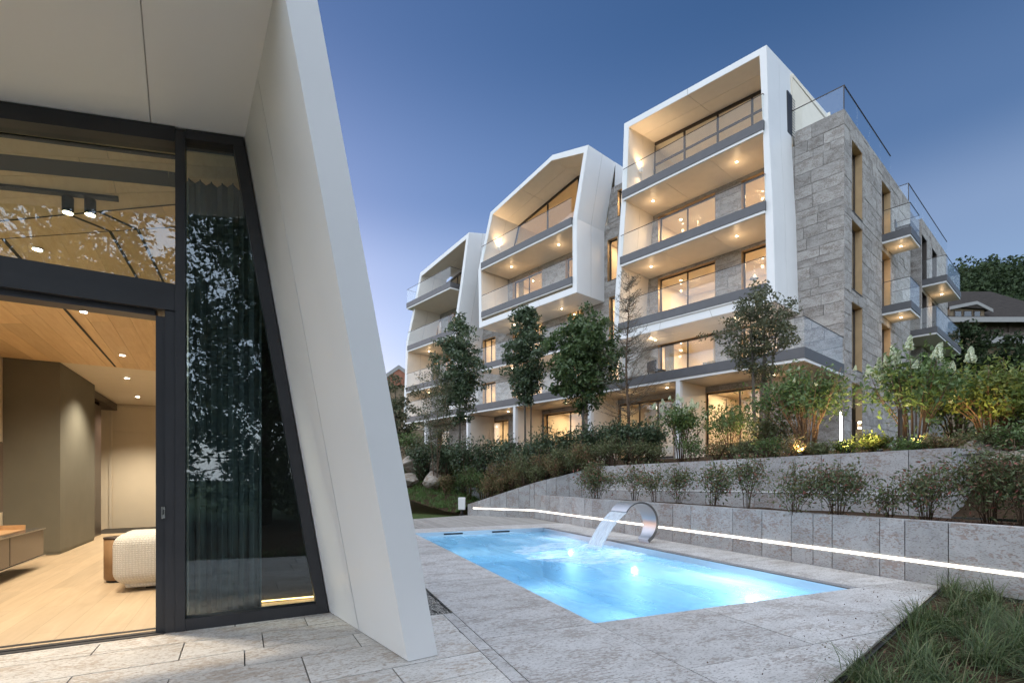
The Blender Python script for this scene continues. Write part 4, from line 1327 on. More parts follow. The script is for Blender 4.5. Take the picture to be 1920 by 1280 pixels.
bay2_o = [(11.17,11.13), (11.17,14.97), (10.43,18.45), (12.87,19.12), (18.04,18.06), (19.24,14.83), (19.15,11.08)]
bay2_i = [(11.45,11.46), (11.45,14.97), (10.71,18.20), (12.93,18.86), (17.84,17.86), (18.97,14.75), (18.90,11.42)]
bay1_o = [(22.1,5.3), (22.0,9.5), (21.42,12.3), (20.86,14.5), (20.19,17.6), (26.0,16.74), (27.09,13.94), (27.97,12.04), (28.29,7.87), (28.36,5.3)]
bay1_i = [(22.38,5.3), (22.28,9.5), (21.70,12.3), (21.14,14.45), (20.5,17.28), (25.86,16.46), (26.83,13.9), (27.69,12.0), (28.0,7.85), (28.08,5.3)]
ring(bay3_o, bay3_i, D, .0, .09)
ring(bay2_o, bay2_i, D, .0, .0)
ring(bay1_o, bay1_i, D, .0, .25, closed=False)

# --- stone fronts (plane d=0)
W3 = [(5.0,7.9), (2.35,3.84)]
h3 = []
for zf, zt in ((5.76,8.12), (8.86,11.42), (12.02,14.52)):
    for a0, a1 in W3: h3.append((a0, a1, zf, zt))
strip = [(10.30,10.95,12.2,14.45), (10.30,10.85,9.0,11.3), (10.0,10.9,5.8,8.1)]
stone_wall(front_mp, ROT_U, 0.0, 1.72, 0.0, 2.0, 15.58, [], True, 1)
stone_wall(front_mp, ROT_U, 1.72, 8.9, -.002, 5.5, 15.0, h3, True, 2)
h2 = [(15.85,18.5,12.02,14.42), (12.4,13.95,12.02,14.42), (15.85,18.5,8.86,11.3), (12.6,13.8,8.86,11.35), (20.2,21.56,8.86,11.2), (12.6,13.8,5.76,8.1), (15.85,18.5,5.76,8.1), (20.2,21.56,5.76,8.1)]
stone_wall(front_mp, ROT_U, 8.9, 22.2, -.002, 5.5, 15.3, strip + h2 , False, 3)
stone_wall(front_mp, ROT_U, 8.9, 10.9, -.004, 15.3, 17.2, [(9.0,10.3,15.5,16.9)], False, 13)
h1 = [(24.4,25.7,11.7,13.95), (26.6,27.5,11.7,13.95), (24.0,26.0,8.5,10.9), (26.97,27.63,8.5,11.0), (24.0,26.0,5.76,8.0)]
stone_wall(front_mp, ROT_U, 22.2, 28.1, -.002, 5.5, 14.6, h1, False, 4)
for (a0,a1,z0,z1) in h3:
    window(front_mp, a0, a1, -.002, z0, z1, [(a0+a1)/2] if a1-a0 > 2 else [])
for (a0,a1,z0,z1) in h2 + strip + h1 + [(9.0,10.3,15.5,16.9)]:
    window(front_mp, a0, a1, -.002, z0, z1, [(a0+a1)/2] if a1-a0 > 1.2 else [])
# rooms behind them
for zf, zt in ((5.76,8.3), (8.86,11.5), (12.02,14.6)):
    room(2.2, 8.3, .30, 3.6, zf-.02, zt, 46, 2, [(2.4,2.9)] if zf > 8 else [(7.3,7.8),(5.05,5.3)])
    room(12.0, 19.0, .30, 3.4, zf-.02, zt, 44, 2, [(12.7,13.2),(17.9,18.4)])
    room(9.6, 11.4, .30, 2.6, zf-.02, zt, 9, 1, [(10.3,10.55)])
    room(19.6, 22.2, .30, 3.0, zf-.02, zt, 12, 1, [(20.3,20.6)])
for zf, zt, e in ((5.76,8.0,18), (8.4,11.1,20), (11.6,14.1,8)):
    room(22.6, 28.0, .30, 3.2, zf, zt, e, 1)
room(9.0, 10.35, .30, 2.6, 15.4, 17.0, 10, 1)

# --- penthouse glazing inside each white frame
def topline(poly, a):
    pts = sorted(poly)
    for (x0,z0),(x1,z1) in zip(pts, pts[1:]):
        if x0 <= a <= x1 and x1 > x0: return z0+(z1-z0)*(a-x0)/(x1-x0)
    return pts[0][1] if a < pts[0][0] else pts[-1][1]
def penthouse(a0, a1, zf, top, cuts, d=-.06, slope=0.0, bars=None):
    tz = lambda a: topline(top, a) - .04 + slope*2.1
    xs = [a0] + list(cuts) + [a1]
    fr = MB(); fw = .07
    for x in xs: fr.hexa([P(x-fw/2,d-.04,zf), P(x+fw/2,d-.04,zf), P(x+fw/2,d+.04,zf), P(x-fw/2,d+.04,zf)], [P(x-fw/2,d-.04,tz(x-fw/2)), P(x+fw/2,d-.04,tz(x+fw/2)), P(x+fw/2,d+.04,tz(x+fw/2)), P(x-fw/2,d+.04,tz(x-fw/2))])
    abox(fr, a0, a1, d-.038, d+.038, zf, zf+.08)
    ks = sorted(set([a0, a1] + [t[0] for t in top if a0 < t[0] < a1]))
    for x0, x1 in zip(ks, ks[1:]):
        fr.hexa([P(x0,d-.042,tz(x0)-.09), P(x1,d-.042,tz(x1)-.09), P(x1,d+.042,tz(x1)-.09), P(x0,d+.042,tz(x0)-.09)], [P(x0,d-.042,tz(x0)+.05), P(x1,d-.042,tz(x1)+.05), P(x1,d+.042,tz(x1)+.05), P(x0,d+.042,tz(x0)+.05)])
    if bars: abox(fr, a0, a1, d-.036, d+.036, bars-.04, bars+.04)
    w = fr.build('window', M['dark_frame'], bld)
    tag(w, 'full-height penthouse glazing')
    ks = sorted(set(xs + ks))
    for x0, x1 in zip(ks, ks[1:]):
        poly = [P(x0+.02,d,zf+.05), P(x1-.02,d,zf+.05), P(x1-.02,d,tz(x1)-.07), P(x0+.02,d,tz(x0)-.07)]
        MB().prism(poly, (BV.x*.008, BV.y*.008, 0)).build('pane', M['window_glass'], w)
    # room behind
    m = MB(); hi = max(t[1] for t in top)+.25+slope*2
    abox(m, a0-.3, a1+.3, 4.3, 4.4, zf-.1, hi)
    m.build('room_wall', M['plaster_room'], w)
    for x in (a0-.28, a1+.2): abox(MB(), x, x+.08, .06, 4.3, zf-.1, topline(top, max(a0,min(a1,x)))+slope*2.1-.04).build('room_wall', M['plaster_room'], w)
    ks = sorted(set([a0-.3, a1+.3] + [t[0] for t in top if a0-.3 < t[0] < a1+.3]))
    for x0, x1 in zip(ks, ks[1:]):
        MB().hexa([P(x0,.06,tz(x0)+.0), P(x1,.06,tz(x1)+.0), P(x1,4.4,tz(x1)+.12), P(x0,4.4,tz(x0)+.12)], [P(x0,.06,tz(x0)+.15), P(x1,.06,tz(x1)+.15), P(x1,4.4,tz(x1)+.27), P(x0,4.4,tz(x0)+.27)]).build('room_ceiling', M['ceiling_wood'] if a0 > 9 and a0 < 19 else M['plaster_room'], w)
    abox(MB(), a0-.3, a1+.3, .0, 4.4, zf-.12, zf-.01).build('room_floor', M['room_floor'], w)
    return w
penthouse(2.1, 8.05, 15.14, [(2.0,17.77),(8.1,18.09)], (3.35, 4.85, 6.45), slope=.09, bars=17.15)
penthouse(11.3, 18.6, 15.14, [(10.8,18.22),(12.93,18.86),(17.84,17.86),(18.6,15.8)], (12.9, 15.3))
penthouse(20.9, 26.4, 14.75, [(20.5,17.28),(25.86,16.46),(26.5,14.9)], (22.6, 24.4))
for a, e in ((3.6,22), (6.6,22), (13.2,26), (16.4,26)):
    c = P(a, 2.0, 17.2); lamp('room_light', 'AREA', c, e, WARM, bld, c-Vector((0,0,1)), shape='DISK', size=.5)
c = P(23.5, 2.0, 16.2); lamp('room_light', 'AREA', c, 12, WARM, bld, c-Vector((0,0,1)), shape='DISK', size=.5)
# up-and-down lamps on the inner left cheeks of two frames
for a, z in ((8.02, 16.35), (18.32, 16.1)):
    c = P(a-.10, -1.35, z)
    o = abox(MB(), a-.14, a-.04, -1.42, -1.28, z-.09, z+.09).build('wall_lamp', M['white_paint'], bld)
    abox(MB(), a-.13, a-.05, -1.41, -1.29, z+.091, z+.095).build('bulb', M['lamp_disc'], o)
    lamp('wall_light', 'SPOT', P(a-.13,-1.35,z+.12), 26, WARM, bld, P(a-.5,-1.3,z+3), spot_size=R(135), spot_blend=.8, shadow_soft_size=.05)
    lamp('wall_light', 'SPOT', P(a-.13,-1.35,z-.12), 8, WARM, bld, P(a-.16,-1.35,z-3), spot_size=R(110), spot_blend=.8, shadow_soft_size=.05)

# --- balconies on the front
FR = front_mp
balcony(FR, 1.96, 8.30, .0, 2.32, L1, [(7.35,1.25), (3.45,1.25)], sides=(1.96,))
balcony(FR, 1.90, 8.44, .0, 2.30, L2, [(7.45,1.25), (3.45,1.25)], sides=(1.90,))
balcony(FR, 1.88, 8.56, .06, 2.28, L3, [(7.45,1.25), (3.45,1.25)], lip=.06)
balcony(FR, 11.45, 18.85, .0, 2.30, L1, [(13.3,1.25), (17.2,1.25)])
balcony(FR, 11.45, 18.86, .06, 2.27, L2, [(13.3,1.2), (17.2,1.2)], lip=.06)
balcony(FR, 11.6, 19.6, .0, 1.8, L3, [(13.4,1.0), (17.4,1.0)])
for a, d in ((13.3,-1.0), (17.2,-1.0)): soffit_light(P(a, d, 11.08), 9, bld)
for a, d in ((3.4,-1.0), (7.4,-1.0)): soffit_light(P(a, d, 8.06), 9, bld)
balcony(FR, 21.75, 27.35, .0, 2.55, L1-.38, [], sides=(21.75, 27.35))
balcony(FR, 21.8, 27.75, .0, 2.25, L2-.38, [(26.4,1.2), (23.0,1.2)])
balcony(FR, 22.3, 27.95, .0, 2.25, L3-.38, [(26.4,1.2), (23.2,1.2)])
balcony(FR, 0.0, 25.3, -.3, 3.9, L4, [(1.6,2.3),(5.6,2.9),(7.6,2.9),(11.2,2.9),(15.6,2.9),(19.6,2.9)], sides=(0.0,), seams=12, npan=16, light_e=7)

# --- ground floor below the long balcony
gw = []
for p0, p1 in ((914,953), (1020,1094), (1156,1263), (1320,1425)):
    gw.append((A_of(p1,-1.8), A_of(p0,-1.8), 2.35, 5.05))
gw.append((23.0, 24.4, 2.35, 4.9))
stone_wall(front_mp, ROT_U, 1.0, 26.0, 1.8, 1.6, 5.3, gw, False, 5, .7, 1.5)
for g in gw:
    w = g[1]-g[0]
    window(front_mp, g[0], g[1], 1.8, g[2], g[3], [g[0]+w*.38] if w < 3 else [g[0]+w*.3, g[0]+w*.62])
for (a0, a1), e in (((1.2,4.9),26), ((5.2,9.6),7), ((9.8,14.2),24), ((14.6,19.5),20), ((20.2,25.9),5)):
    room(a0, a1, -1.5, 2.0, 2.25, 5.22, e, 2, [(a0+.5,a0+1.1)] if e > 15 else [])
abox(MB(), 1.0, 1.25, -1.52, .0, 1.6, 5.28).build('wall', M['mortar'], bld)
stone_wall(right_mp, ROT_V, -1.79, -.02, -1.0, 2.0, 5.29, [], False, 15)
for px in (876, 964, 1105, 1271):
    a = A_of(px, -3.86)
    abox(MB(), a-.09, a+.09, -3.86, -3.66, 1.6, L4-.1).build('column', M['facade_panel'], bld)
    abox(MB(), a-.07, a+.07, -3.66, -1.85, 1.6, L4-.12).build('partition', M['warm_lit_panel'], bld)
a = A_of(797, -3.86); abox(MB(), a-.09, a+.09, -3.86, -3.66, 1.6, L4-.1).build('column', M['facade_panel'], bld)
bpart('ceiling_panel', 'warm_lit_panel', bld, .3, 25.2, -1.79, .0, 5.292, 5.33)

# --- right side of the building
rows_z = [(12.0,14.8), (8.9,11.65), (5.74,8.4), (2.5,5.2)]
hr = [(.9,2.2,a,b) for a, b in rows_z] + [(5.0,6.4,12.35,14.79), (5.0,6.4,9.1,11.67), (5.0,6.4,5.9,8.38)]
stone_wall(right_mp, ROT_V, 0.0, 10.05, 0.0, 2.0, 15.58, hr, True, 6)
for h in hr: window(right_mp, h[0], h[1], 0.0, h[2], h[3], [], rec=.24, glass='window_glass')
for a, b in rows_z: room(.35, 1.65, .4, 9.0, a-.05, b+.05, 5 if a > 3 else 16, 1)
# recess and the second block behind
stone_wall(right_mp, ROT_V, 10.05, 12.5, -1.0, 2.0, 14.9, [], False, 7)
h2r = [(12.6,13.75,a,b) for a, b in rows_z[:3]] + [(15.1,16.35,a,b) for a, b in rows_z[:3]]
stone_wall(right_mp, ROT_V, 12.5, 19.5, 0.0, 2.0, 15.66, h2r, False, 8)
for h in h2r: window(right_mp, h[0], h[1], 0.0, h[2], h[3], [], rec=.24, glass='dark_glass', reveal='dark_frame')
stone_wall(front_mp, ROT_U, .0, 1.2, -12.5, 2.0, 15.66, [], False, 9)
RG = right_mp
for x0, x1, z in ((5.0,6.72,12.02), (5.0,6.72,8.80), (12.6,16.6,11.98)):
    balcony(RG, x0, x1, .0, 1.03, z, [((x0+x1)/2, .5)], sides=(x0, x1), h=1.05, fascia=.32, lip=.09, seams=1)
balcony(RG, 10.2, 16.6, -.9, 1.03, 8.75, [], sides=(10.2, 16.6), h=1.05, fascia=.3, lip=.08, seams=3)
# two warm spots washing the reveals of the middle windows
for z in (11.5, 14.6): lamp('reveal_light', 'SPOT', P(-.1, 5.5, z-.15), 10, WARM, bld, P(-.0, 5.7, z-3), spot_size=R(110), spot_blend=.9, shadow_soft_size=.04)
# roof, parapet, rails
bpart('roof', 'grey_stone', bld, .1, 28.0, .3, 19.3, 15.0, 15.42)
bpart('wall', 'white_paint', bld, .4, 28.0, 18.9, 19.3, 2.0, 15.0)
bpart('wall', 'white_paint', bld, 27.7, 28.0, .3, 18.9, 2.0, 15.0)
rl = bpart('roof_railing', 'dark_frame', bld, -.01, 1.9, .005, .03, 16.48, 16.51)
abox(MB(), .0, 1.85, .01, .022, 15.5, 16.48).build('glass_panel', M['rail_glass'], rl)
for i in range(4): abox(MB(), .01, .022, .02+i*1.6, .02+i*1.6+1.58, 15.5, 16.48).build('glass_panel', M['rail_glass'], rl)
abox(MB(), -.005, .03, .03, 6.45, 16.482, 16.508).build('handrail', M['dark_frame'], rl)
abox(MB(), .0, .03, .0, .03, 15.5, 16.48).build('post', M['dark_frame'], rl)
rl = bpart('roof_railing', 'dark_frame', bld, .0, .03, 9.75, 19.4, 16.5, 16.53)
for i in range(6): abox(MB(), .01, .022, 9.76+i*1.6, 9.76+i*1.6+1.58, 15.5, 16.5).build('glass_panel', M['rail_glass'], rl)
abox(MB(), .03, 1.2, 9.75, 9.775, 16.5, 16.53).build('handrail', M['dark_frame'], rl)
abox(MB(), .03, 1.2, 9.757, 9.769, 15.5, 16.5).build('glass_panel', M['rail_glass'], rl)
abox(MB(), .0, .03, 9.75, 9.78, 15.5, 16.5).build('post', M['dark_frame'], rl)
# white penthouse volume running back from the near frame
vol = MB()
vol.hexa([P(1.93,.0,14.9), P(8.3,.0,14.9), P(8.3,.02,14.9), P(1.93,.02,14.9)], [P(1.93,.0,14.95), P(8.3,.0,14.95), P(8.3,.02,14.95), P(1.93,.02,14.95)])
vr = vol.build('penthouse_wall', M['mortar'], bld)
q = [P(1.88,.0,15.2), P(1.88,8.5,15.2), P(1.92,8.5,18.75), P(1.915,.0,18.23)]
clad(q, -Vector((BU.x,BU.y,0)), 5, 1, vr, th=.02)
q = [P(1.92,.02,18.20), P(1.95,8.5,18.74), P(8.27,8.5,19.1), P(8.27,.02,18.58)]
clad(q, Vector((0,0,1)), 1, 1, vr, th=.05)
q = [P(8.3,4.4,15.2), P(8.3,8.5,15.2), P(8.27,8.5,19.1), P(8.27,4.4,18.8)]
clad(q, Vector((BU.x,BU.y,0)), 3, 1, vr)
lv = abox(MB(), 1.826, 1.86, -.42, .36, 15.45, 17.15).build('side_louvre', M['anthracite'], bld)
for i in range(14): abox(MB(), 1.818, 1.826, -.40, .34, 15.5+i*.116, 15.5+i*.116+.05).build('slat', M['dark_frame'], lv)
# side of the middle frame running back
q = [P(10.5,.0,16.9), P(10.5,3.6,16.9), P(10.43,3.6,18.45), P(10.43,.0,18.45)]
clad(q, -Vector((BU.x,BU.y,0)), 3, 1, vr)
q = [P(10.45,.0,18.45), P(10.45,6,18.45), P(12.87,6,19.12), P(12.87,.0,19.12)]
clad(q, Vector((0,0,1)), 1, 1, vr, th=.04)
q = [P(12.87,.0,19.12), P(12.87,6,19.12), P(18.04,6,18.06), P(18.04,.0,18.06)]
clad(q, Vector((0,0,1)), 1, 1, vr, th=.04)
q = [P(20.2,.0,18.1), P(20.2,4.5,18.1), P(26,4.5,16.9), P(26,.0,17.2)]
clad(q, Vector((0,0,1)), 1, 1, vr, th=.04)
q = [P(20.9,.0,14.6), P(20.9,4.5,14.6), P(20.2,4.5,18.1), P(20.2,.0,18.1)]
clad(q, -Vector((BU.x,BU.y,0)), 3, 1, vr)
print('stones', NST[0])
# furniture glimpsed on the upper terraces
def terrace_chair(c, rot, label):
    t = thing('terrace_chair', label, 'chair', c, 'chairs on the balconies')
    ca, sa = math.cos(rot), math.sin(rot)
    def bb(x0,x1,y0,y1,z0,z1):
        f = lambda x,y,z: (c.x+x*ca-y*sa, c.y+x*sa+y*ca, c.z+z)
        return MB().hexa([f(x0,y0,z0),f(x1,y0,z0),f(x1,y1,z0),f(x0,y1,z0)], [f(x0,y0,z1),f(x1,y0,z1),f(x1,y1,z1),f(x0,y1,z1)])
    bb(-.28,.28,-.28,.28,.34,.42).build('seat', M['black_metal'], t)
    bb(-.28,.28,.24,.29,.42,.80).build('backrest', M['black_metal'], t)
    for x in (-.26,.22):
        for y in (-.26,.22): bb(x,x+.04,y,y+.04,0,.34).build('leg', M['black_metal'], t)
terrace_chair(P(-.55, 6.0, 12.35), .8, 'dark chair on the upper side balcony of the stone wall')
terrace_chair(P(6.3, -2.6, 5.77), 2.0, 'dark chair behind the long first-floor balustrade')
def terrace_table(c, label):
    t = thing('terrace_table', label, 'table', c)
    MB().lathe([(.5,.70),(.52,.715),(.52,.73)], c, 28).build('top', M['table_white'], t)
    MB().lathe([(.22,0),(.22,.02),(.035,.05),(.035,.7)], c, 16).build('pedestal', M['black_metal'], t)
terrace_table(P(5.6, 1.2, 12.0), 'round white table inside the second-floor window')
# ------------------------------------------------------------------ waterfall spout
sb = Vector((2.836, 9.99)); 
spout = thing('waterfall_spout', 'curved brushed steel spout arching over the pool edge', 'fountain', (sb.x, sb.y, 0))
W3v, L3v = Vector((PW.x, PW.y, 0)), Vector((PL.x, PL.y, 0))
def arc_pt(w, z, l): return Vector((sb.x, sb.y, 0)) + W3v*w + L3v*l + Vector((0,0,z))
prof = []
cw, cz, rr_ = -.205, .415, .445
a0 = math.radians(-63); a1 = math.radians(146)
for i in range(41):
    a = a0 + (a1-a0)*i/40
    prof.append((cw + rr_*math.cos(a), cz + rr_*math.sin(a)))
off = prof[0]; prof = [(w-off[0]*(1-i/40)*1.0*0 , z-off[1]*(1 if i < 1 else 0)) for i, (w, z) in enumerate(prof)]
m = MB(); th = .075; wd = .54
for i, (w, z) in enumerate(prof):
    dw, dz = (w-cw)/rr_, (z-cz)/rr_
    k = th*(1 - .72*i/40)
    ww = wd*(.60 + .40*min(1, i/22))
    for q in ((w,z,0), (w,z,ww), (w-dw*k,z-dz*k,ww), (w-dw*k,z-dz*k,0)): m.v.append(tuple(arc_pt(q[0], max(q[1],0), q[2])))
for i in range(40):
    b = 4*i
    for k in range(4):
        k2 = (k+1) % 4; m.f.append((b+k, b+k2, b+4+k2, b+4+k))
m.f += [(0,1,2,3), (163,162,161,160)]
o = m.build('steel_blade', M['brushed_steel'], spout, fix=False)
o.data.materials.append(M['steel_shade_edge'])
for i_ in range(160):
    if i_ % 4 in (1, 3): o.data.polygons[i_].material_index = 1
es = o.modifiers.new('e', 'EDGE_SPLIT'); es.split_angle = R(40); o.data.polygons.foreach_set('use_smooth', [True]*len(o.data.polygons))
m = MB(); w0 = prof[0][0]
m.prism([arc_pt(w0-.09, 0.0, -.03), arc_pt(w0+.05, 0.0, -.03), arc_pt(w0+.05, 0.0, wd*.6+.03), arc_pt(w0-.09, 0.0, wd*.6+.03)], (0,0,.008)); m.build('foot_plate', M['brushed_steel'], spout)
# falling sheet of water
m = MB(); lip = prof[-1]
NS, NL = 30, 24
for i in range(NS+1):
    tt = i/NS
    w = lip[0] + .02 - .60*tt - .04*tt*tt; 
    z = lip[1] - .01 - .30*tt - (lip[1] - .30 - WL)*tt*tt
    for j in range(NL+1):
        l = wd*(j/NL); sp_ = (l-wd/2)*(1-.10*tt) + wd/2
        rip = .012*tt*math.sin(j*1.9 + 3*math.sin(j*.7))
        m.v.append(tuple(arc_pt(w + rip, z, sp_)))
for i in range(NS):
    for j in range(NL):
        a = i*(NL+1)+j; m.f.append((a, a+1, a+NL+2, a+NL+1))
o = m.build('water_sheet', M['falling_water'], None, True, False)
s_ = o.modifiers.new('s', 'SOLIDIFY'); s_.thickness = .014
tag(o, 'smooth white sheet of water falling from the steel spout', 'water sheet')

# ------------------------------------------------------------------ garden lamps
def light_stick(px, ptop, pbot, Y, label):
    c = at(px, pbot, Y); t = at(px, ptop, Y); gz = terrace_h(c.x, c.y)
    r = thing('light_stick', label, 'garden lamp', (c.x, c.y, gz))
    MB().tube([(c.x,c.y,gz-.05), (c.x,c.y,c.z)], .02, 8).build('post', M['black_metal'], r)
    MB().tube([(c.x,c.y,c.z), (c.x,c.y,t.z)], .019, 10).build('tube', M['lamp_white'], r)
    lamp('stick_light', 'POINT', Vector((c.x-.05, c.y-.08, (c.z+t.z)/2)), 5, WARM, r, shadow_soft_size=.1)
light_stick(1577, 772, 826, 11.6, 'tall glowing light stick between the shrubs by the building corner')
light_stick(1437, 798, 826, 13.2, 'short glowing light stick half hidden behind the multi-stemmed tree')
for px, ptop, Y, lab, cap in ((1601, 767, 10.6, 'slim dark post left of the flowering shrub', 0), (1688, 768, 9.2, 'slim dark post in front of the flowering shrub', 1)):
    t = at(px, ptop, Y); gz = terrace_h(t.x, t.y)
    r = thing('garden_post', lab, 'post', (t.x, t.y, gz))
    MB().box(t.x-.025, t.x+.025, t.y-.025, t.y+.025, gz-.05, t.z).build('shaft', M['black_metal'], r)
    MB().box(t.x-.028, t.x+.028, t.y-.028, t.y+.028, t.z, t.z+.03).build('cap', M['dark_frame'], r)
# bright wall lamp near the corner window
c = at(1611, 797, 14.2)
r = thing('wall_lamp', 'small twin wall lamp glowing beside the ground-floor corner window', 'wall lamp', c)
MB().box(c.x-.05, c.x+.05, c.y, c.y+.08, c.z-.12, c.z+.12).build('body', M['black_metal'], r)
for k in (-.08, .08): MB().lathe([(.03,-.02),(.045,0),(.03,.02)], (c.x, c.y-.03, c.z+k), 12).build('bulb', M['lamp_disc'], r)
lamp('corner_light', 'POINT', c + Vector((0,-.25,0)), 14, WARM, r, shadow_soft_size=.08)
# ground spots that wash the shrubs from below
gsl = ['under the big fountain-shaped shrub', 'beside the small bright yellow-green shrub', 'under the tall cream-flowered hydrangea', 'by the slim dark post near the light stick', 'under the multi-stemmed tree', 'under the broad yellow-green shrub at the edge']
for gi, (px, Y, e) in enumerate(((1500, 10.15, 18), (1650, 9.35, 30), (1725, 8.75, 18), (1590, 9.9, 26), (1400, 12.0, 24), (1850, 8.75, 15))):
    x = at(px, 0, Y).x; gz = terrace_h(x, Y)
    r = thing('ground_spot', 'small black ground spot ' + gsl[gi], 'ground spot', (x, Y, gz), 'ground spots among the shrubs')
    MB().lathe([(.04,0),(.04,.06),(.05,.10),(.05,.16)], (x, Y, gz), 12).build('body', M['black_metal'], r)
    MB().lathe([(.042,.161),(.042,.165)], (x, Y, gz), 12).build('lens', M['bulb_glass'], r)
    lamp('spot_up', 'SPOT', (x, Y, gz+.22), e, (1.0,.74,.38), r, (x+.1, Y+1.1, gz+1.9), spot_size=R(115), spot_blend=.9, shadow_soft_size=.05)
# ------------------------------------------------------------------ plants
def leaf_quads(C, size, rg, droop=0.0, aspect=.45, up=.5, dirs=None):
    """rhombic leaves at centres C (N,3)"""
    N = len(C)
    d = rg.normal(size=(N,3)); d[:,2] -= droop
    if dirs is not None: d = d*.6 + dirs
    d /= np.linalg.norm(d, axis=1, keepdims=True)+1e-9
    n = rg.normal(size=(N,3)); n[:,2] += up
    b = np.cross(n, d); b /= np.linalg.norm(b, axis=1, keepdims=True)+1e-9
    s = (size*rg.uniform(.65, 1.35, (N,1)))
    nn = np.cross(d, b)
    v0 = C - d*s*.5; v2 = C + d*s*.5
    mid = C - d*s*.06 + nn*s*.10
    v1 = mid + b*s*aspect*.5; v3 = mid - b*s*aspect*.5
    V = np.stack([v0, v1, v2, v3], 1).reshape(-1,3)
    Q = np.arange(4*N).reshape(-1,4)
    return V, Q

def crown_clumps(profile, rg, n, shell=.55, jit=.12):
    """profile: list of (z, radius); clump centres spread through the volume, thicker to the outside"""
    zs_ = np.array([p[0] for p in profile]); rs_ = np.array([p[1] for p in profile])
    out = []
    zz = np.linspace(zs_[0], zs_[-1], 200); w = np.interp(zz, zs_, rs_)**1.6 + .02; w /= w.sum()
    z = rg.choice(zz, n, p=w) + rg.normal(0, .04, n)
    R_ = np.interp(z, zs_, rs_)
    a = rg.uniform(0, 2*math.pi, n)
    lump = 1 + .22*np.sin(a*3 + z*2.1) + .15*np.sin(a*5 - z*3.3)
    r = R_*lump*(rg.uniform(0, 1, n)**shell)*(1+rg.normal(0, jit, n))
    return np.stack([r*np.cos(a), r*np.sin(a), z], 1)

def make_tree(name, label, cat, base, profile, trunks, leafmat, barkmat, nclump, nleaf, lsize, csize, seed, group=None, aspect=.45, limb=40, trunk_r=.06, droop=.2, squash=.75, bend=.15):
    """trunks: list of (dx, dy, top fraction)"""
    rg = np.random.default_rng(seed)
    t = thing(name, label, cat, base, group)
    top = profile[-1][0]
    C = crown_clumps(profile, rg, nclump)
    tm = MB(); bx, by, bz = base
    axes = []
    for (dx, dy, tf, x0) in trunks:
        pts = []; rad = []
        k = 9
        for i in range(k+1):
            f = i/k; z = f*top*tf
            wx = dx*f**1.3*top*tf + bend*.25*math.sin(f*5+seed+dx*9)*f; wy = dy*f**1.3*top*tf + bend*.25*math.cos(f*4+seed)*f
            pts.append((bx+x0+wx, by+wy, bz+z-.08)); rad.append(max(.008, trunk_r*(1-.86*f)))
        tm.tube(pts, rad, 8); axes.append(pts)
    for i in rg.choice(len(C), min(limb, len(C)), replace=False):
        c = C[i]; ax = axes[int(rg.integers(len(axes)))]
        zrel = max(.15*top, c[2] - rg.uniform(.25, .6)*max(.3, math.hypot(c[0], c[1])+.25))
        best = min(ax, key=lambda p: abs(p[2]-bz-zrel))
        e = Vector((bx+c[0], by+c[1], bz+c[2])); s = Vector(best)
        mid = (s+e)/2 + Vector((rg.normal(0,.05), rg.normal(0,.05), -.06))
        rr0 = trunk_r*.32*(1-.6*min(1, (c[2]/top)))
        tm.tube([s, mid, e], [rr0, rr0*.6, .005], 5)
    tm.build('trunk', M[barkmat], t, True, False)
    n = nclump*nleaf
    ctr = np.repeat(C, nleaf, 0)
    o = rg.normal(size=(n,3)); o /= np.linalg.norm(o, axis=1, keepdims=True); o *= csize*rg.uniform(.15, 1.0, (n,1))**.6; o[:,2] *= squash
    V, Q = leaf_quads(ctr+o, lsize, rg, droop, aspect)
    np_mesh('crown', V, Q, M[leafmat], t)
    return t

GT = 'young trees in front of the building'
def tree_at(px, Y, z=None):
    p = at(px, 0, Y); zz = z if z is not None else (bank_z(p.x, Y) if px < 1120 else terrace_h(p.x, Y))
    return (p.x, Y, zz)
def zh(py, Y, b): return EYE + (HY-py)/F_PX*Y - b[2]
b = tree_at(862, 22.0); H = zh(592, 22, b); 
make_tree('evergreen_tree', 'slim dark evergreen tree farthest from the pool, before the left white frame', 'tree', b, [(zh(795,22,b),.25),(zh(760,22,b),.75),(zh(700,22,b),1.05),(zh(650,22,b),.95),(zh(620,22,b),.6),(H,.15)], [(0,.0,.95,0)], 'leaf_dark', 'bark_grey', 230, 38, .16, .30, 1, GT, trunk_r=.06)
b = tree_at(985, 19.5); H = zh(566, 19.5, b)
make_tree('evergreen_tree', 'narrow dark evergreen tree with twin trunks below the middle white frame', 'tree', b, [(zh(758,19.5,b),.2),(zh(720,19.5,b),.7),(zh(670,19.5,b),.78),(zh(620,19.5,b),.7),(zh(590,19.5,b),.45),(H,.1)], [(.0,.0,.95,0),(.01,.0,.7,.22)], 'leaf_dark', 'bark_grey', 210, 38, .15, .27, 2, GT, trunk_r=.055)
b = tree_at(1094, 18.0); H = zh(576, 18, b)
make_tree('evergreen_tree', 'round bushy green tree between the middle and near white frames', 'tree', b, [(zh(768,18,b),.3),(zh(735,18,b),.95),(zh(690,18,b),1.22),(zh(640,18,b),1.12),(zh(605,18,b),.75),(H,.15)], [(0,.0,.95,0)], 'leaf_tree', 'bark_grey', 300, 40, .16, .28, 3, GT, trunk_r=.075)
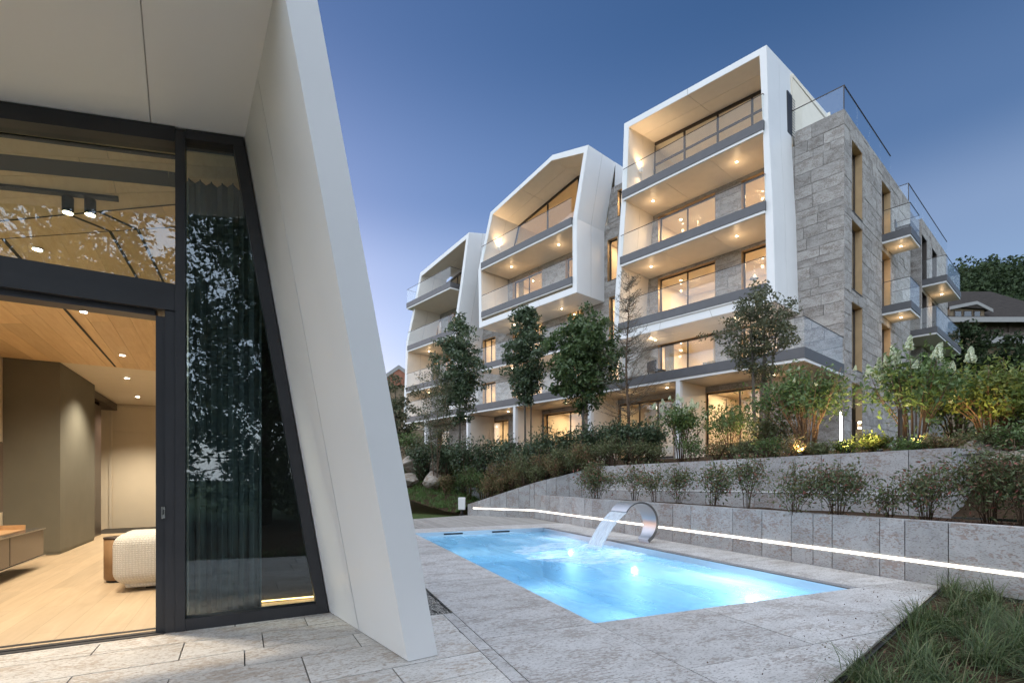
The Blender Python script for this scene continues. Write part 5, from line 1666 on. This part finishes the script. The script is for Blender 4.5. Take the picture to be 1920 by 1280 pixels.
# feathery half-bare tree
def feathery(base, H, label):
    rg = np.random.default_rng(12)
    t = thing('feathery_tree', label, 'tree', base, GT)
    tm = MB(); bx, by, bz = base
    tm.tube([(bx+.05*math.sin(i*.9), by, bz+H*i/10-.05) for i in range(11)], [.065*(1-i/10.5) for i in range(11)], 8)
    C = []; Dd = []
    for i in range(120):
        z0 = H*(.22 + .76*rg.uniform()**.9); a = rg.uniform(0, 6.28)
        L = (1.05*(1-(z0/H-.2)/.85)**.8 + .12)*rg.uniform(.6, 1.15)
        rise = rg.uniform(.2, .9)
        pts = []
        for k in range(6):
            f = k/5; pts.append(Vector((bx+math.cos(a)*L*f + rg.normal(0,.02), by+math.sin(a)*L*f + rg.normal(0,.02), bz+z0+L*rise*f*f*.8+.1*f)))
        tm.tube(pts, [.013,.010,.008,.006,.005,.003], 4)
        for k in range(34):
            f = rg.uniform(.2, 1.0)*5; i0 = min(4, int(f)); p = pts[i0].lerp(pts[i0+1], f-i0)
            C.append((p.x-bx+rg.normal(0,.05), p.y-by+rg.normal(0,.05), p.z-bz+rg.normal(0,.05))); Dd.append((math.cos(a)*.7, math.sin(a)*.7, .6))
    tm.build('trunk', M['bark_brown'], t, True, False)
    V, Q = leaf_quads(np.array(C), .11, rg, 0, .10, dirs=np.array(Dd))
    np_mesh('crown', V, Q, M['leaf_grey'], t)
b = tree_at(1177, 15.8); feathery(b, zh(508, 15.8, b), 'thin feathery half-bare tree with one straight trunk before the near frame')
b = tree_at(1425, 13.0); H = zh(532, 13, b)
make_tree('multistem_tree', 'multi-stemmed olive-grey tree with open crown before the near frame', 'tree', b, [(zh(705,13,b),.35),(zh(670,13,b),.8),(zh(620,13,b),.95),(zh(575,13,b),.8),(zh(548,13,b),.5),(H,.12)], [(-.05,.0,.95,-.1),(.05,.02,.95,.0),(.11,.0,.9,.1),(-.01,.05,.9,.2)], 'leaf_olive_tree', 'bark_grey', 190, 34, .085, .20, 5, GT, trunk_r=.06, limb=70, aspect=.5)
b = tree_at(815, 20.5); H = zh(690, 20.5, b)
make_tree('airy_tree', 'low airy tree with fine leaves in front of the ground-floor terrace', 'tree', b, [(zh(850,20.5,b),.4),(zh(800,20.5,b),.8),(zh(740,20.5,b),.85),(zh(710,20.5,b),.55),(H,.15)], [(-.1,.0,.9,0),(.12,.0,.9,.05),(0,.05,.95,.1)], 'leaf_olive_tree', 'bark_brown', 120, 30, .11, .26, 6, GT, trunk_r=.03, aspect=.28)
b = tree_at(742, 24.0); H = zh(700, 24, b)
make_tree('evergreen_tree', 'dark tree crown peeping out behind the white pavilion fin', 'tree', b, [(zh(860,24,b),.8),(zh(800,24,b),1.1),(zh(740,24,b),.95),(H,.2)], [(0,.0,.95,0)], 'leaf_olive_tree', 'bark_grey', 140, 30, .16, .3, 8, GT)

# ---- shrubs with many stems
def shrub_parts(t, base, H, Wd, seed, leafmat, stemmat, nstem=14, nleaf=900, lsize=.07, aspect=.4, stem_r=.012, lo=.25, spread=1.0, droop=.1, blossoms=0, bsize=.11, lean=(0,0), clumped=14, csize=.13):
    rg = np.random.default_rng(seed); bx, by, bz = base
    tm = MB(); tips = []; segs = []
    for i in range(nstem):
        a = rg.uniform(0, 6.28); r = Wd*.5*rg.uniform(.15, 1.0)*spread; h = H*rg.uniform(.72, 1.0)*(1-.25*(r/(Wd*.5))**2)
        p0 = Vector((bx+math.cos(a)*Wd*.06, by+math.sin(a)*Wd*.06, bz-.05)); p3 = Vector((bx+math.cos(a)*r+lean[0]*h, by+math.sin(a)*r+lean[1]*h, bz+h))
        p1 = p0.lerp(p3, .35) + Vector((-math.cos(a)*r*.12, -math.sin(a)*r*.12, h*.06)); p2 = p0.lerp(p3, .7) + Vector((rg.normal(0,.03), rg.normal(0,.03), h*.04))
        pts = [p0, p1, p2, p3]; tm.tube(pts, [stem_r, stem_r*.8, stem_r*.55, .003], 5); segs.append(pts); tips.append(p3)
        for k in range(2):                                # side twigs
            f = rg.uniform(.35, .8); s = p1.lerp(p2, f); e = s + Vector((rg.normal(0,.16)*Wd, rg.normal(0,.16)*Wd, H*rg.uniform(.12,.3)))
            tm.tube([s, e], [stem_r*.5, .003], 4); segs.append([s, s.lerp(e,.33), s.lerp(e,.66), e]); tips.append(e)
    tm.build('stems', M[stemmat], t, True, False)
    ncl = max(1, nleaf//clumped); C = []
    for i in range(ncl):
        sg = segs[int(rg.integers(len(segs)))]; f = lo + (1-lo)*rg.uniform()**.75
        k = min(2, int(f*3)); p = sg[k].lerp(sg[k+1], f*3-k)
        C.append((p.x-bx, p.y-by, p.z-bz))
    C = np.repeat(np.array(C), clumped, 0); o = rg.normal(size=C.shape)*csize; o[:,2] *= .7
    C = C + o; C[:,2] = np.maximum(C[:,2], .02)
    V, Q = leaf_quads(C, lsize, rg, droop, aspect, up=1.0)
    np_mesh('foliage', V, Q, M[leafmat], t)
    if blossoms:
        tips.sort(key=lambda p: -p.z)
        top_ = tips[:max(blossoms, int(len(tips)*.62))]
        for p in [top_[int(q)] for q in rg.choice(len(top_), blossoms, replace=False)]:
            ob = bpy.data.objects.new('blossom', BLOSSOM); COL.objects.link(ob); ob.parent = t
            ob.location = (p.x-bx, p.y-by, p.z-bz); k = bsize*rg.uniform(.6, 1.0); ob.scale = (k, k, k*1.25); ob.rotation_euler = (rg.normal(0,.35), rg.normal(0,.35), rg.uniform(0,6))
    return t
def blossom_mesh():
    rg = np.random.default_rng(77); N = 190
    z = rg.uniform(0, 1, N); a = rg.uniform(0, 6.28, N); r = (1-z)**.7*.62*rg.uniform(.75, 1.0, N)
    C = np.stack([r*np.cos(a), r*np.sin(a), z*1.5-.3], 1)
    V, Q = leaf_quads(C, .30, rg, 0, .9, .2)
    o = np_mesh('blossom', V, Q, M['blossom_white']); me = o.data; bpy.data.objects.remove(o); return me
BLOSSOM = blossom_mesh()
def shrub(px, Y, ptop, wpx, label, cat='shrub', name='garden_shrub', group=None, zb=None, **k):
    x = at(px, 0, Y).x
    z = zb if zb is not None else (terrace_h(x, Y) if px > 1120 else bank_z(x, Y))
    b = (x, Y, z); t = thing(name, label, cat, b, group)
    return shrub_parts(t, b, (EYE+(HY-ptop)/F_PX*Y - z)*(1.12 if name == 'nandina_shrub' else 1.0), wpx/F_PX*Y, **k)
HG = 'flowering shrubs on the upper terrace'
shrub(1278, 13.9, 738, 105, 'pale-flowered hydrangea standing before the ground-floor column', name='hydrangea', group=HG, seed=21, leafmat='leaf_green', stemmat='bark_brown', nstem=20, nleaf=1900, lsize=.10, blossoms=26, bsize=.11, lo=.25)
shrub(1512, 10.9, 672, 195, 'big fountain-shaped shrub with tan stems lit from below', name='hydrangea', group=HG, seed=22, leafmat='leaf_green', stemmat='stem_tan', nstem=46, nleaf=4200, lsize=.10, lo=.52, blossoms=8, bsize=.06, stem_r=.013, csize=.12)
shrub(1715, 9.5, 640, 200, 'tall hydrangea with large cream blossoms above the terrace wall', name='hydrangea', group=HG, seed=23, leafmat='leaf_green', stemmat='bark_brown', nstem=24, nleaf=2600, lsize=.115, lo=.3, blossoms=26, bsize=.15, stem_r=.014, csize=.14)
shrub(1860, 9.4, 655, 200, 'broad yellow-green shrub with bare stems at the edge of the picture', name='hydrangea', group=HG, seed=24, leafmat='leaf_lime', stemmat='stem_tan', nstem=34, nleaf=3600, lsize=.10, lo=.35, blossoms=5, bsize=.06)
shrub(1930, 8.9, 690, 170, 'leafy green shrub cut off by the picture edge', name='hydrangea', group=HG, seed=25, leafmat='leaf_lime', stemmat='bark_brown', nstem=20, nleaf=2200, lsize=.10, lo=.2)
shrub(1795, 10.6, 690, 150, 'dense green shrub filling the gap behind the tall hydrangea', name='hydrangea', group=HG, seed=26, leafmat='leaf_green', stemmat='bark_brown', nstem=20, nleaf=2600, lsize=.10, lo=.1)
shrub(1370, 12.4, 745, 130, 'loose green shrub in front of the bright ground-floor window', name='garden_shrub', group=HG, seed=27, leafmat='leaf_green', stemmat='bark_brown', nstem=18, nleaf=1500, lsize=.09, lo=.2)
shrub(1450, 11.8, 775, 110, 'low leafy shrub at the foot of the multi-stemmed tree', group=HG, seed=28, leafmat='leaf_olive', stemmat='bark_brown', nstem=16, nleaf=1400, lsize=.09, lo=.1)
shrub(1640, 10.0, 808, 75, 'small bright yellow-green shrub lit by the garden lamps', group=HG, seed=29, leafmat='leaf_lime', stemmat='bark_brown', nstem=16, nleaf=1500, lsize=.07, lo=.05, csize=.07)
shrub(1585, 9.9, 818, 55, 'small tuft of light green leaves beside the light stick', group=HG, seed=30, leafmat='leaf_lime', stemmat='bark_brown', nstem=10, nleaf=600, lsize=.06, lo=.05, csize=.06)
# low cover along the top of the upper wall
for i, (px, Y, pt, w) in enumerate(((1235,14.6,828,60),(1300,12.7,815,70),(1345,12.2,822,70),(1395,11.4,818,70),(1440,10.9,812,70),(1490,10.3,818,60),(1540,9.9,822,60),(1690,8.9,822,70),(1760,8.6,812,80),(1830,8.6,800,90),(1890,8.2,790,90))):
    shrub(px, Y, pt, w, ['low olive ground shrub', 'low green ground shrub', 'low russet ground shrub'][i%3] + ', ' + ['first', 'second', 'third', 'fourth'][i//3] + ' of its colour from the left on the terrace wall', group='low shrubs along the terrace wall', name='ground_shrub', seed=40+i, leafmat=['leaf_olive','leaf_green','leaf_russet'][i%3], stemmat='bark_brown', nstem=10, nleaf=800, lsize=.065, lo=.05, csize=.09)

# ---- heavenly-bamboo shrubs between the two walls
NG = 'red-tinged shrubs between the two walls'
spots = [(1118, 13.4, 868, 78, 1500, 'dense dark bushy shrub at the far end of the row between the walls'), (1190, 12.6, 862, 50, 420, 'thin sparse red-tipped shrub beside the dense far bush'),
         (1228, 11.6, 868, 46, 420, 'sparse upright shrub above the waterfall spout'), (1272, 10.7, 868, 46, 480, 'narrow red-leaved shrub just right of the steel spout'), (1336, 9.6, 864, 54, 560, 'upright greenish shrub with a bushy foot between the walls'),
         (1400, 8.8, 846, 66, 760, 'tall many-stemmed shrub reaching above the upper wall'), (1490, 7.8, 872, 84, 700, 'open shrub with arching stems and reddish leaf tips'), (1570, 7.3, 862, 110, 1250, 'widest dark green and red shrub of the row'),
         (1668, 6.85, 905, 50, 260, 'small thin shrub low against the upper wall'), (1738, 6.6, 872, 110, 900, 'red and green shrub before the end of the upper wall'), (1858, 6.3, 846, 130, 1500, 'large red-tinged shrub near the rocks at the picture edge'), (1925, 5.9, 830, 110, 900, 'red-tinged shrub cut by the picture edge')]
for i, (px, Y, pt, w, n, lab) in enumerate(spots):
    shrub(px, Y, pt, w, lab, name='nandina_shrub', group=NG, zb=.70, seed=60+i, leafmat='leaf_nandina', stemmat='bark_brown', nstem=7+n//130, nleaf=int(n*1.7), lsize=.075 if Y > 9 else .06, aspect=.36, lo=.25, stem_r=.006, csize=.12, clumped=12, spread=1.25)

# ---- hedge of glossy evergreens and planting on the bank
hed = [(790,21.5,822,70),(832,21.0,812,70),(872,20.3,800,70),(912,19.6,800,70),(950,19.0,797,70),(988,18.4,800,70),(1025,17.9,795,70),(1062,17.4,788,72),(1100,16.9,785,74),(1140,16.4,778,76),(1180,16.0,776,80),(1222,15.3,775,80)]
ORD = 'first second third fourth fifth sixth seventh eighth ninth tenth eleventh twelfth'.split()
for i, (px, Y, pt, w) in enumerate(hed):
    shrub(px, Y, pt, w, ORD[i] + ' bush from the pavilion fin in the glossy evergreen hedge', name='hedge_bush', group='row of evergreen hedge bushes', seed=80+i, leafmat='leaf_dark', stemmat='bark_brown', nstem=18, nleaf=2300, lsize=.11, aspect=.5, lo=.02, csize=.15)
bk = [(925,18.6,850,50,'leaf_russet'),(960,18.0,842,55,'leaf_russet'),(985,17.2,838,60,'leaf_olive'),(1020,16.9,832,60,'leaf_russet'),(1050,16.3,828,60,'leaf_olive'),(1085,15.8,826,60,'leaf_russet'),(1120,15.5,820,60,'leaf_olive'),(1150,15.2,812,70,'leaf_olive'),(1190,14.9,812,70,'leaf_olive'),
      (880,19.6,865,50,'leaf_green'),(905,19.3,870,45,'leaf_green'),(868,20.2,868,40,'leaf_green'),(940,18.0,885,50,'leaf_russet'),(915,18.3,890,40,'leaf_russet'),(835,20.2,885,30,'leaf_russet'),(978,17.4,868,50,'leaf_russet'),(1005,16.8,862,50,'leaf_olive'),(1040,16.3,855,50,'leaf_russet'),(1075,15.9,848,50,'leaf_olive'),(1105,15.6,845,45,'leaf_russet')]
seen = {}
for i, (px, Y, pt, w, lm) in enumerate(sorted(bk)):
    kind = {'leaf_russet': 'russet-brown', 'leaf_olive': 'olive-green', 'leaf_green': 'fresh green'}[lm]
    seen[kind] = seen.get(kind, -1) + 1
    shrub(px, Y, pt, w, ORD[seen[kind]] + ' ' + kind + ' low shrub from the left on the bank above the slanting wall', name='bank_shrub', group=kind + ' shrubs on the planted bank', seed=110+i, leafmat=lm, stemmat='bark_brown', nstem=14, nleaf=1300, lsize=.075, aspect=.3, lo=.05, csize=.11)
for i, (px, Y, pt, w) in enumerate(((770,23,795,60),(805,22.6,828,50),(845,22.3,832,40))):
    shrub(px, Y, pt, w, ['tall leafy green shrub beside the white fin behind the boulders', 'low leafy green shrub behind the flat-topped boulder', 'small leafy green shrub behind the rounded pale boulder'][i], name='bank_shrub', group='shrubs behind the boulders', seed=140+i, leafmat='leaf_green', stemmat='bark_brown', nstem=14, nleaf=1200, lsize=.10, lo=.05)

# ---- grasses
def blades(name, label, pts, rg, n, hmin, hmax, wid, mat, lean=.55, spread=.05):
    N = len(pts)*n
    base = np.repeat(np.array(pts), n, 0) + np.c_[rg.normal(0, spread, (N,2)), np.zeros(N)]
    h = rg.uniform(hmin, hmax, N)*np.repeat(rg.uniform(.7, 1.2, len(pts)), n); a = rg.uniform(0, 6.28, N); le = rg.uniform(.15, 1.0, N)*lean
    tuft_dir = np.repeat(rg.uniform(0, 6.28, len(pts)), n); a = np.where(rg.uniform(size=N) < .35, tuft_dir+rg.normal(0,.4,N), a)
    dx, dy = np.cos(a), np.sin(a); sx, sy = -dy*wid*.5, dx*wid*.5
    V = []
    for f, w in ((0,1.0), (.4,.85), (.75,.55), (1.0,.08)):
        out = le*h*(f**1.8)*1.25; z = h*(f - .55*le*f**2.6)
        cx_, cy_, cz_ = base[:,0]+dx*out, base[:,1]+dy*out, base[:,2]+z
        V += [np.c_[cx_+sx*w, cy_+sy*w, cz_], np.c_[cx_-sx*w, cy_-sy*w, cz_]]
    V = np.stack(V, 1).reshape(-1,3)
    q = np.array([[0,1,3,2],[2,3,5,4],[4,5,7,6]]); Q = (q[None] + (np.arange(N)*8)[:,None,None]).reshape(-1,4)
    o = np_mesh(name, V, Q, M[mat]); tag(o, label, 'grass', kind='stuff'); return o
rg = np.random.default_rng(31)
pts = []
while len(pts) < 150:
    f = rg.uniform(-.2, 7.5); k = rg.uniform(.0, 1.0)**1.2*4.0 + .10
    p = EDGE_A + ed*f + ED_N*k
    if p.dot(PW) < A0.dot(PW)+4.68 and p.y > 1.0 and len(clip_poly([(p.x,p.y)]*3, PW, 99)) : pts.append((p.x, p.y, -.04))
blades('tuft_grass', 'dark green arching ornamental grass tufts over bark mulch', pts, rg, 95, .16, .38, .0065, 'grass_blade', 1.2, .045)
def chips():
    N = 9000; f = rg.uniform(-.3, 7.5, N); k = rg.uniform(0.01, 4.5, N)
    C = np.c_[EDGE_A.x+ed.x*f+ED_N.x*k, EDGE_A.y+ed.y*f+ED_N.y*k, rg.uniform(-.043,-.025,N)]
    C = C[(C[:,0]*PW.x + C[:,1]*PW.y) < A0.dot(PW)+4.72]
    V, Q = leaf_quads(C, .035, rg, 0, .45, 2.5)
    tag(np_mesh('bark_mulch', V, Q, M['bark_chip']), 'reddish bark mulch between the grass tufts', 'mulch', kind='stuff')
    # the same mulch on the middle bed
    N = 6000; u = rg.uniform(0.1, 1, N); v = rg.uniform(0, .6, N)
    C = np.array([bed(a, b) for a, b in zip(u, v)]); C[:,2] += .012
    V, Q = leaf_quads(C, .04, rg, 0, .45, 2.5)
    tag(np_mesh('bark_mulch', V, Q, M['bark_chip']), 'reddish bark mulch on the bed between the walls', 'mulch', kind='stuff')
    # leaf litter and bits blown over the paving
    N = 170; C = []
    while len(C) < N:
        s = rg.uniform(.2, 5.5); k = abs(rg.normal(0, .35)); p = EDGE_A + ed*s - ED_N*k
        C.append((p.x, p.y, .004))
    V, Q = leaf_quads(np.array(C), .02, rg, 0, .5, 6.0)
    tag(np_mesh('leaf_litter', V, Q, M['dead_leaf']), 'brown leaf litter scattered on the paving by the grass bed', 'litter', kind='stuff')
chips()
pts = []
while len(pts) < 2600:
    s = rg.uniform(-7, 2.0); k = rg.uniform(.1, 4.2); p = slope_a + SD*s + SN*k
    if s > -.2 and k < 1.2: continue
    pts.append((p.x, p.y, bank_z(p.x, p.y)))
blades('lawn_grass', 'fresh green lawn grass rising towards the boulders', pts, rg, 16, .06, .16, .012, 'lawn_blade', .5, .06)

# ---- tall trees behind the viewer, mirrored in the pavilion glass
GM = 'tall garden trees mirrored in the glass'
for i, (x, y, h, r, lab) in enumerate(((3.6,-5.2,13.0,2.9,'tall leafy tree mirrored in the leaning fixed pane'), (7.4,-9.0,14,3.6,'broad tree mirrored behind the first one in the fixed pane'), (-1.2,-5.6,11,2.6,'leafy tree mirrored in the upper pane over the timber ceiling'), (-6.2,-6.5,12,3.0,'leafy tree mirrored at the edge of the upper pane'), (12.5,-5.5,10,3.2,'tree mirrored faintly in the balcony glass'), (1.8,-12,12,3.5,'distant tall tree mirrored between the nearer trees'))):
    make_tree('garden_tree', lab, 'tree', (x, y, -.05), [(h*.03,r*.7),(h*.25,r*.95),(h*.55,r),(h*.8,r*.7),(h,r*.15)], [(.02,.02,.95,0),(-.06,.03,.8,.15),(.08,-.03,.75,-.1)], 'leaf_dark', 'bark_grey', 480 if i not in (2,3) else 330, 44 if i not in (2,3) else 22, .20, .45, 200+i, GM, trunk_r=.13, limb=60)
# ------------------------------------------------------------------ far things
# wooded hill
def hill_z(x, y):
    d = (Vector((x, y)) - Vector((30, 40))).length
    k = smooth((y-42)/75.0)*smooth((x/y - .62)/.30)
    return 1.0 + 44*k + 3*mnoise.noise(Vector((x*.03, y*.03, 0)))*k
def hillp(u, v):
    ang = .60 + u*.75; r = 40 + v*170
    x, y = r*ang, r*1.0
    return (x, y, hill_z(x, y))
tag(grid_patch('hill', hillp, 40, 40, 'hill_ground'), kind='structure')
def forest():
    rg = np.random.default_rng(90); Vs = []; Qs = []; off = 0
    C = []; S = []
    for i in range(640):
        ang = rg.uniform(.72, 1.30); y = rg.uniform(62, 150); x = y*ang
        z = hill_z(x, y); h = rg.uniform(4, 8); r = rg.uniform(1.8, 3.4)
        n = 190
        o = rg.normal(size=(n,3)); o /= np.linalg.norm(o, axis=1, keepdims=True); o *= rg.uniform(.55, 1, (n,1))
        C.append(np.c_[x+o[:,0]*r, y+o[:,1]*r, z+h*.55+o[:,2]*h*.5])
    C = np.concatenate(C); V, Q = leaf_quads(C, .62, rg, 0, .8, .6)
    tag(np_mesh('forest', V, Q, M['leaf_forest']), 'dark wooded hillside behind the houses', 'forest', kind='stuff')
forest()
# chalet on the slope
def chalet():
    Yc = 46.0
    g = lambda px, py, Y=Yc: at(px, py, Y)
    x0, x1 = g(1760,0).x, g(2010,0).x
    zb, ze, zr = g(0,690).z, g(0,597).z, g(0,533).z
    t = thing('chalet', 'dark-roofed timber chalet on the slope behind the building', 'house', (x0, Yc, zb))
    MB().box(x0+.6, x1-.6, Yc+.6, Yc+9, zb-6, ze).build('wall', M['chalet_wall'], t)
    ym = Yc+4.8; xa, xb = x0-.4, x1+.4
    r = MB()
    rid0, rid1 = x0+3.2, x1-3.0
    r.v = [(xa,Yc-.6,ze-.15),(xb,Yc-.6,ze-.15),(rid1,ym,zr+1.2),(rid0,ym,zr+1.2),(xa,Yc+10,ze-.15),(xb,Yc+10,ze-.15)]
    r.f = [(0,1,2,3),(5,4,3,2),(4,0,3),(1,5,2),(0,4,5,1)]
    rf = r.build('roof', M['roof_tile'], t)
    MB().box(xa, xb, Yc-.72, Yc-.58, ze-.55, ze-.08).build('eaves_board', M['chalet_trim'], rf)
    # dormer
    dx0, dx1 = g(1778,0).x, g(1842,0).x; dz0, dz1, dzt = g(0,602).z, g(0,578).z, g(0,568).z
    dm = MB().box(dx0, dx1, Yc-.2, Yc+3.5, dz0-.2, dz1).build('dormer', M['chalet_wall'], t)
    d = MB(); d.v = [(dx0-.3,Yc-.5,dz1),(dx1+.5,Yc-.5,dz1-.25),((dx0+dx1)/2+.6,Yc-.5,dzt),(dx0-.3,Yc+4,dz1),(dx1+.5,Yc+4,dz1-.25),((dx0+dx1)/2+.6,Yc+4,dzt)]
    d.f = [(0,1,2),(3,5,4),(0,2,5,3),(1,4,5,2),(0,3,4,1)]
    d.build('dormer_roof', M['roof_tile'], dm)
    d = MB(); a, b_, c_ = Vector((dx0-.3,Yc-.56,dz1)), Vector(((dx0+dx1)/2+.6,Yc-.56,dzt)), Vector((dx1+.5,Yc-.56,dz1-.25))
    for p, q in ((a,b_),(b_,c_)): d.hexa([p+Vector((0,0,-.3)), q+Vector((0,0,-.3)), q+Vector((0,.1,-.3)), p+Vector((0,.1,-.3))], [p, q, q+Vector((0,.1,0)), p+Vector((0,.1,0))])
    d.build('barge_board', M['chalet_trim'], dm)
    for p0, p1 in ((1785,1799), (1802,1818), (1821,1834)):
        w = MB().box(g(p0,0).x, g(p1,0).x, Yc-.26, Yc-.2, dz0+.15, dz1-.3).build('window', M['chalet_timber'], t)
        MB().box(g(p0,0).x+.08, g(p1,0).x-.08, Yc-.28, Yc-.262, dz0+.23, dz1-.38).build('pane', M['dark_glass'], w)
    # main-floor gallery with solid balustrade
    bx0 = g(1852,0).x
    MB().box(bx0, x1, Yc+.5, Yc+.62, g(0,634).z, g(0,600).z).build('gallery_opening', M['chalet_timber'], t)
    bl = MB().box(bx0-.2, x1+.2, Yc-.6, Yc+.6, g(0,646).z, g(0,633).z).build('gallery', M['chalet_trim'], t)
    MB().box(bx0-.2, x1+.2, Yc-.66, Yc-.6, g(0,633).z, g(0,627).z).build('rail', M['chalet_timber'], bl)
    for p in (1846, 1900): MB().box(g(p,0).x, g(p+5,0).x, Yc+.4, Yc+.6, zb-3, ze-.2).build('post', M['chalet_timber'], t)
    MB().box(g(1875,0).x, g(1905,0).x, Yc+.46, Yc+.5, g(0,690).z, g(0,655).z).build('window', M['chalet_timber'], t)
chalet()
b = at(1806, 0, 30.0)
make_tree('dark_tree', 'dark tree standing in front of the timber chalet', 'tree', (b.x, 30.0, 6.0), [(.8,.8),(2.2,1.5),(4.0,1.3),(5.2,.4)], [(0,0,.95,0)], 'leaf_forest', 'bark_brown', 110, 40, .25, .45, 301, None)
b = at(1905, 0, 26.0)
make_tree('dark_tree', 'dark tree at the picture edge below the chalet', 'tree', (b.x, 26.0, 3.0), [(.8,.8),(2.5,1.7),(4.6,1.3),(6.0,.4)], [(0,0,.95,0)], 'leaf_forest', 'bark_brown', 120, 40, .25, .45, 302, None)
# small house far left behind the fin
Yc = 60.0
g = lambda px, py: at(px, py, Yc)
x0, x1 = g(690,0).x, g(800,0).x
t = thing('far_house', 'distant house with red tiled roof glimpsed beside the white fin', 'house', (x0, Yc, 0))
MB().box(x0+.5, x1-.5, Yc+.4, Yc+8, 0, g(0,712).z).build('wall', M['chalet_wall'], t)
r = MB(); zr, ze = g(0,684).z, g(0,706).z; xm = g(748,0).x
r.v = [(x0,Yc,ze-1.2),(xm,Yc,zr),(x1,Yc,ze-1.0),(x0,Yc+9,ze-1.2),(xm,Yc+9,zr),(x1,Yc+9,ze-1.0)]
r.f = [(0,1,4,3),(1,2,5,4),(0,2,1),(3,4,5),(0,3,5,2)]
rf = r.build('roof', M['red_tile'], t)
d = MB()
for p, q in ((Vector((x0,Yc-.1,ze-1.2)), Vector((xm,Yc-.1,zr))), (Vector((xm,Yc-.1,zr)), Vector((x1,Yc-.1,ze-1.0)))):
    d.hexa([p-Vector((0,0,.5)), q-Vector((0,0,.5)), q+Vector((0,.08,-.5)), p+Vector((0,.08,-.5))], [p, q, q+Vector((0,.08,0)), p+Vector((0,.08,0))])
d.build('barge_board', M['chalet_trim'], rf)
# slope under the far houses and the woodland edge beyond the garden
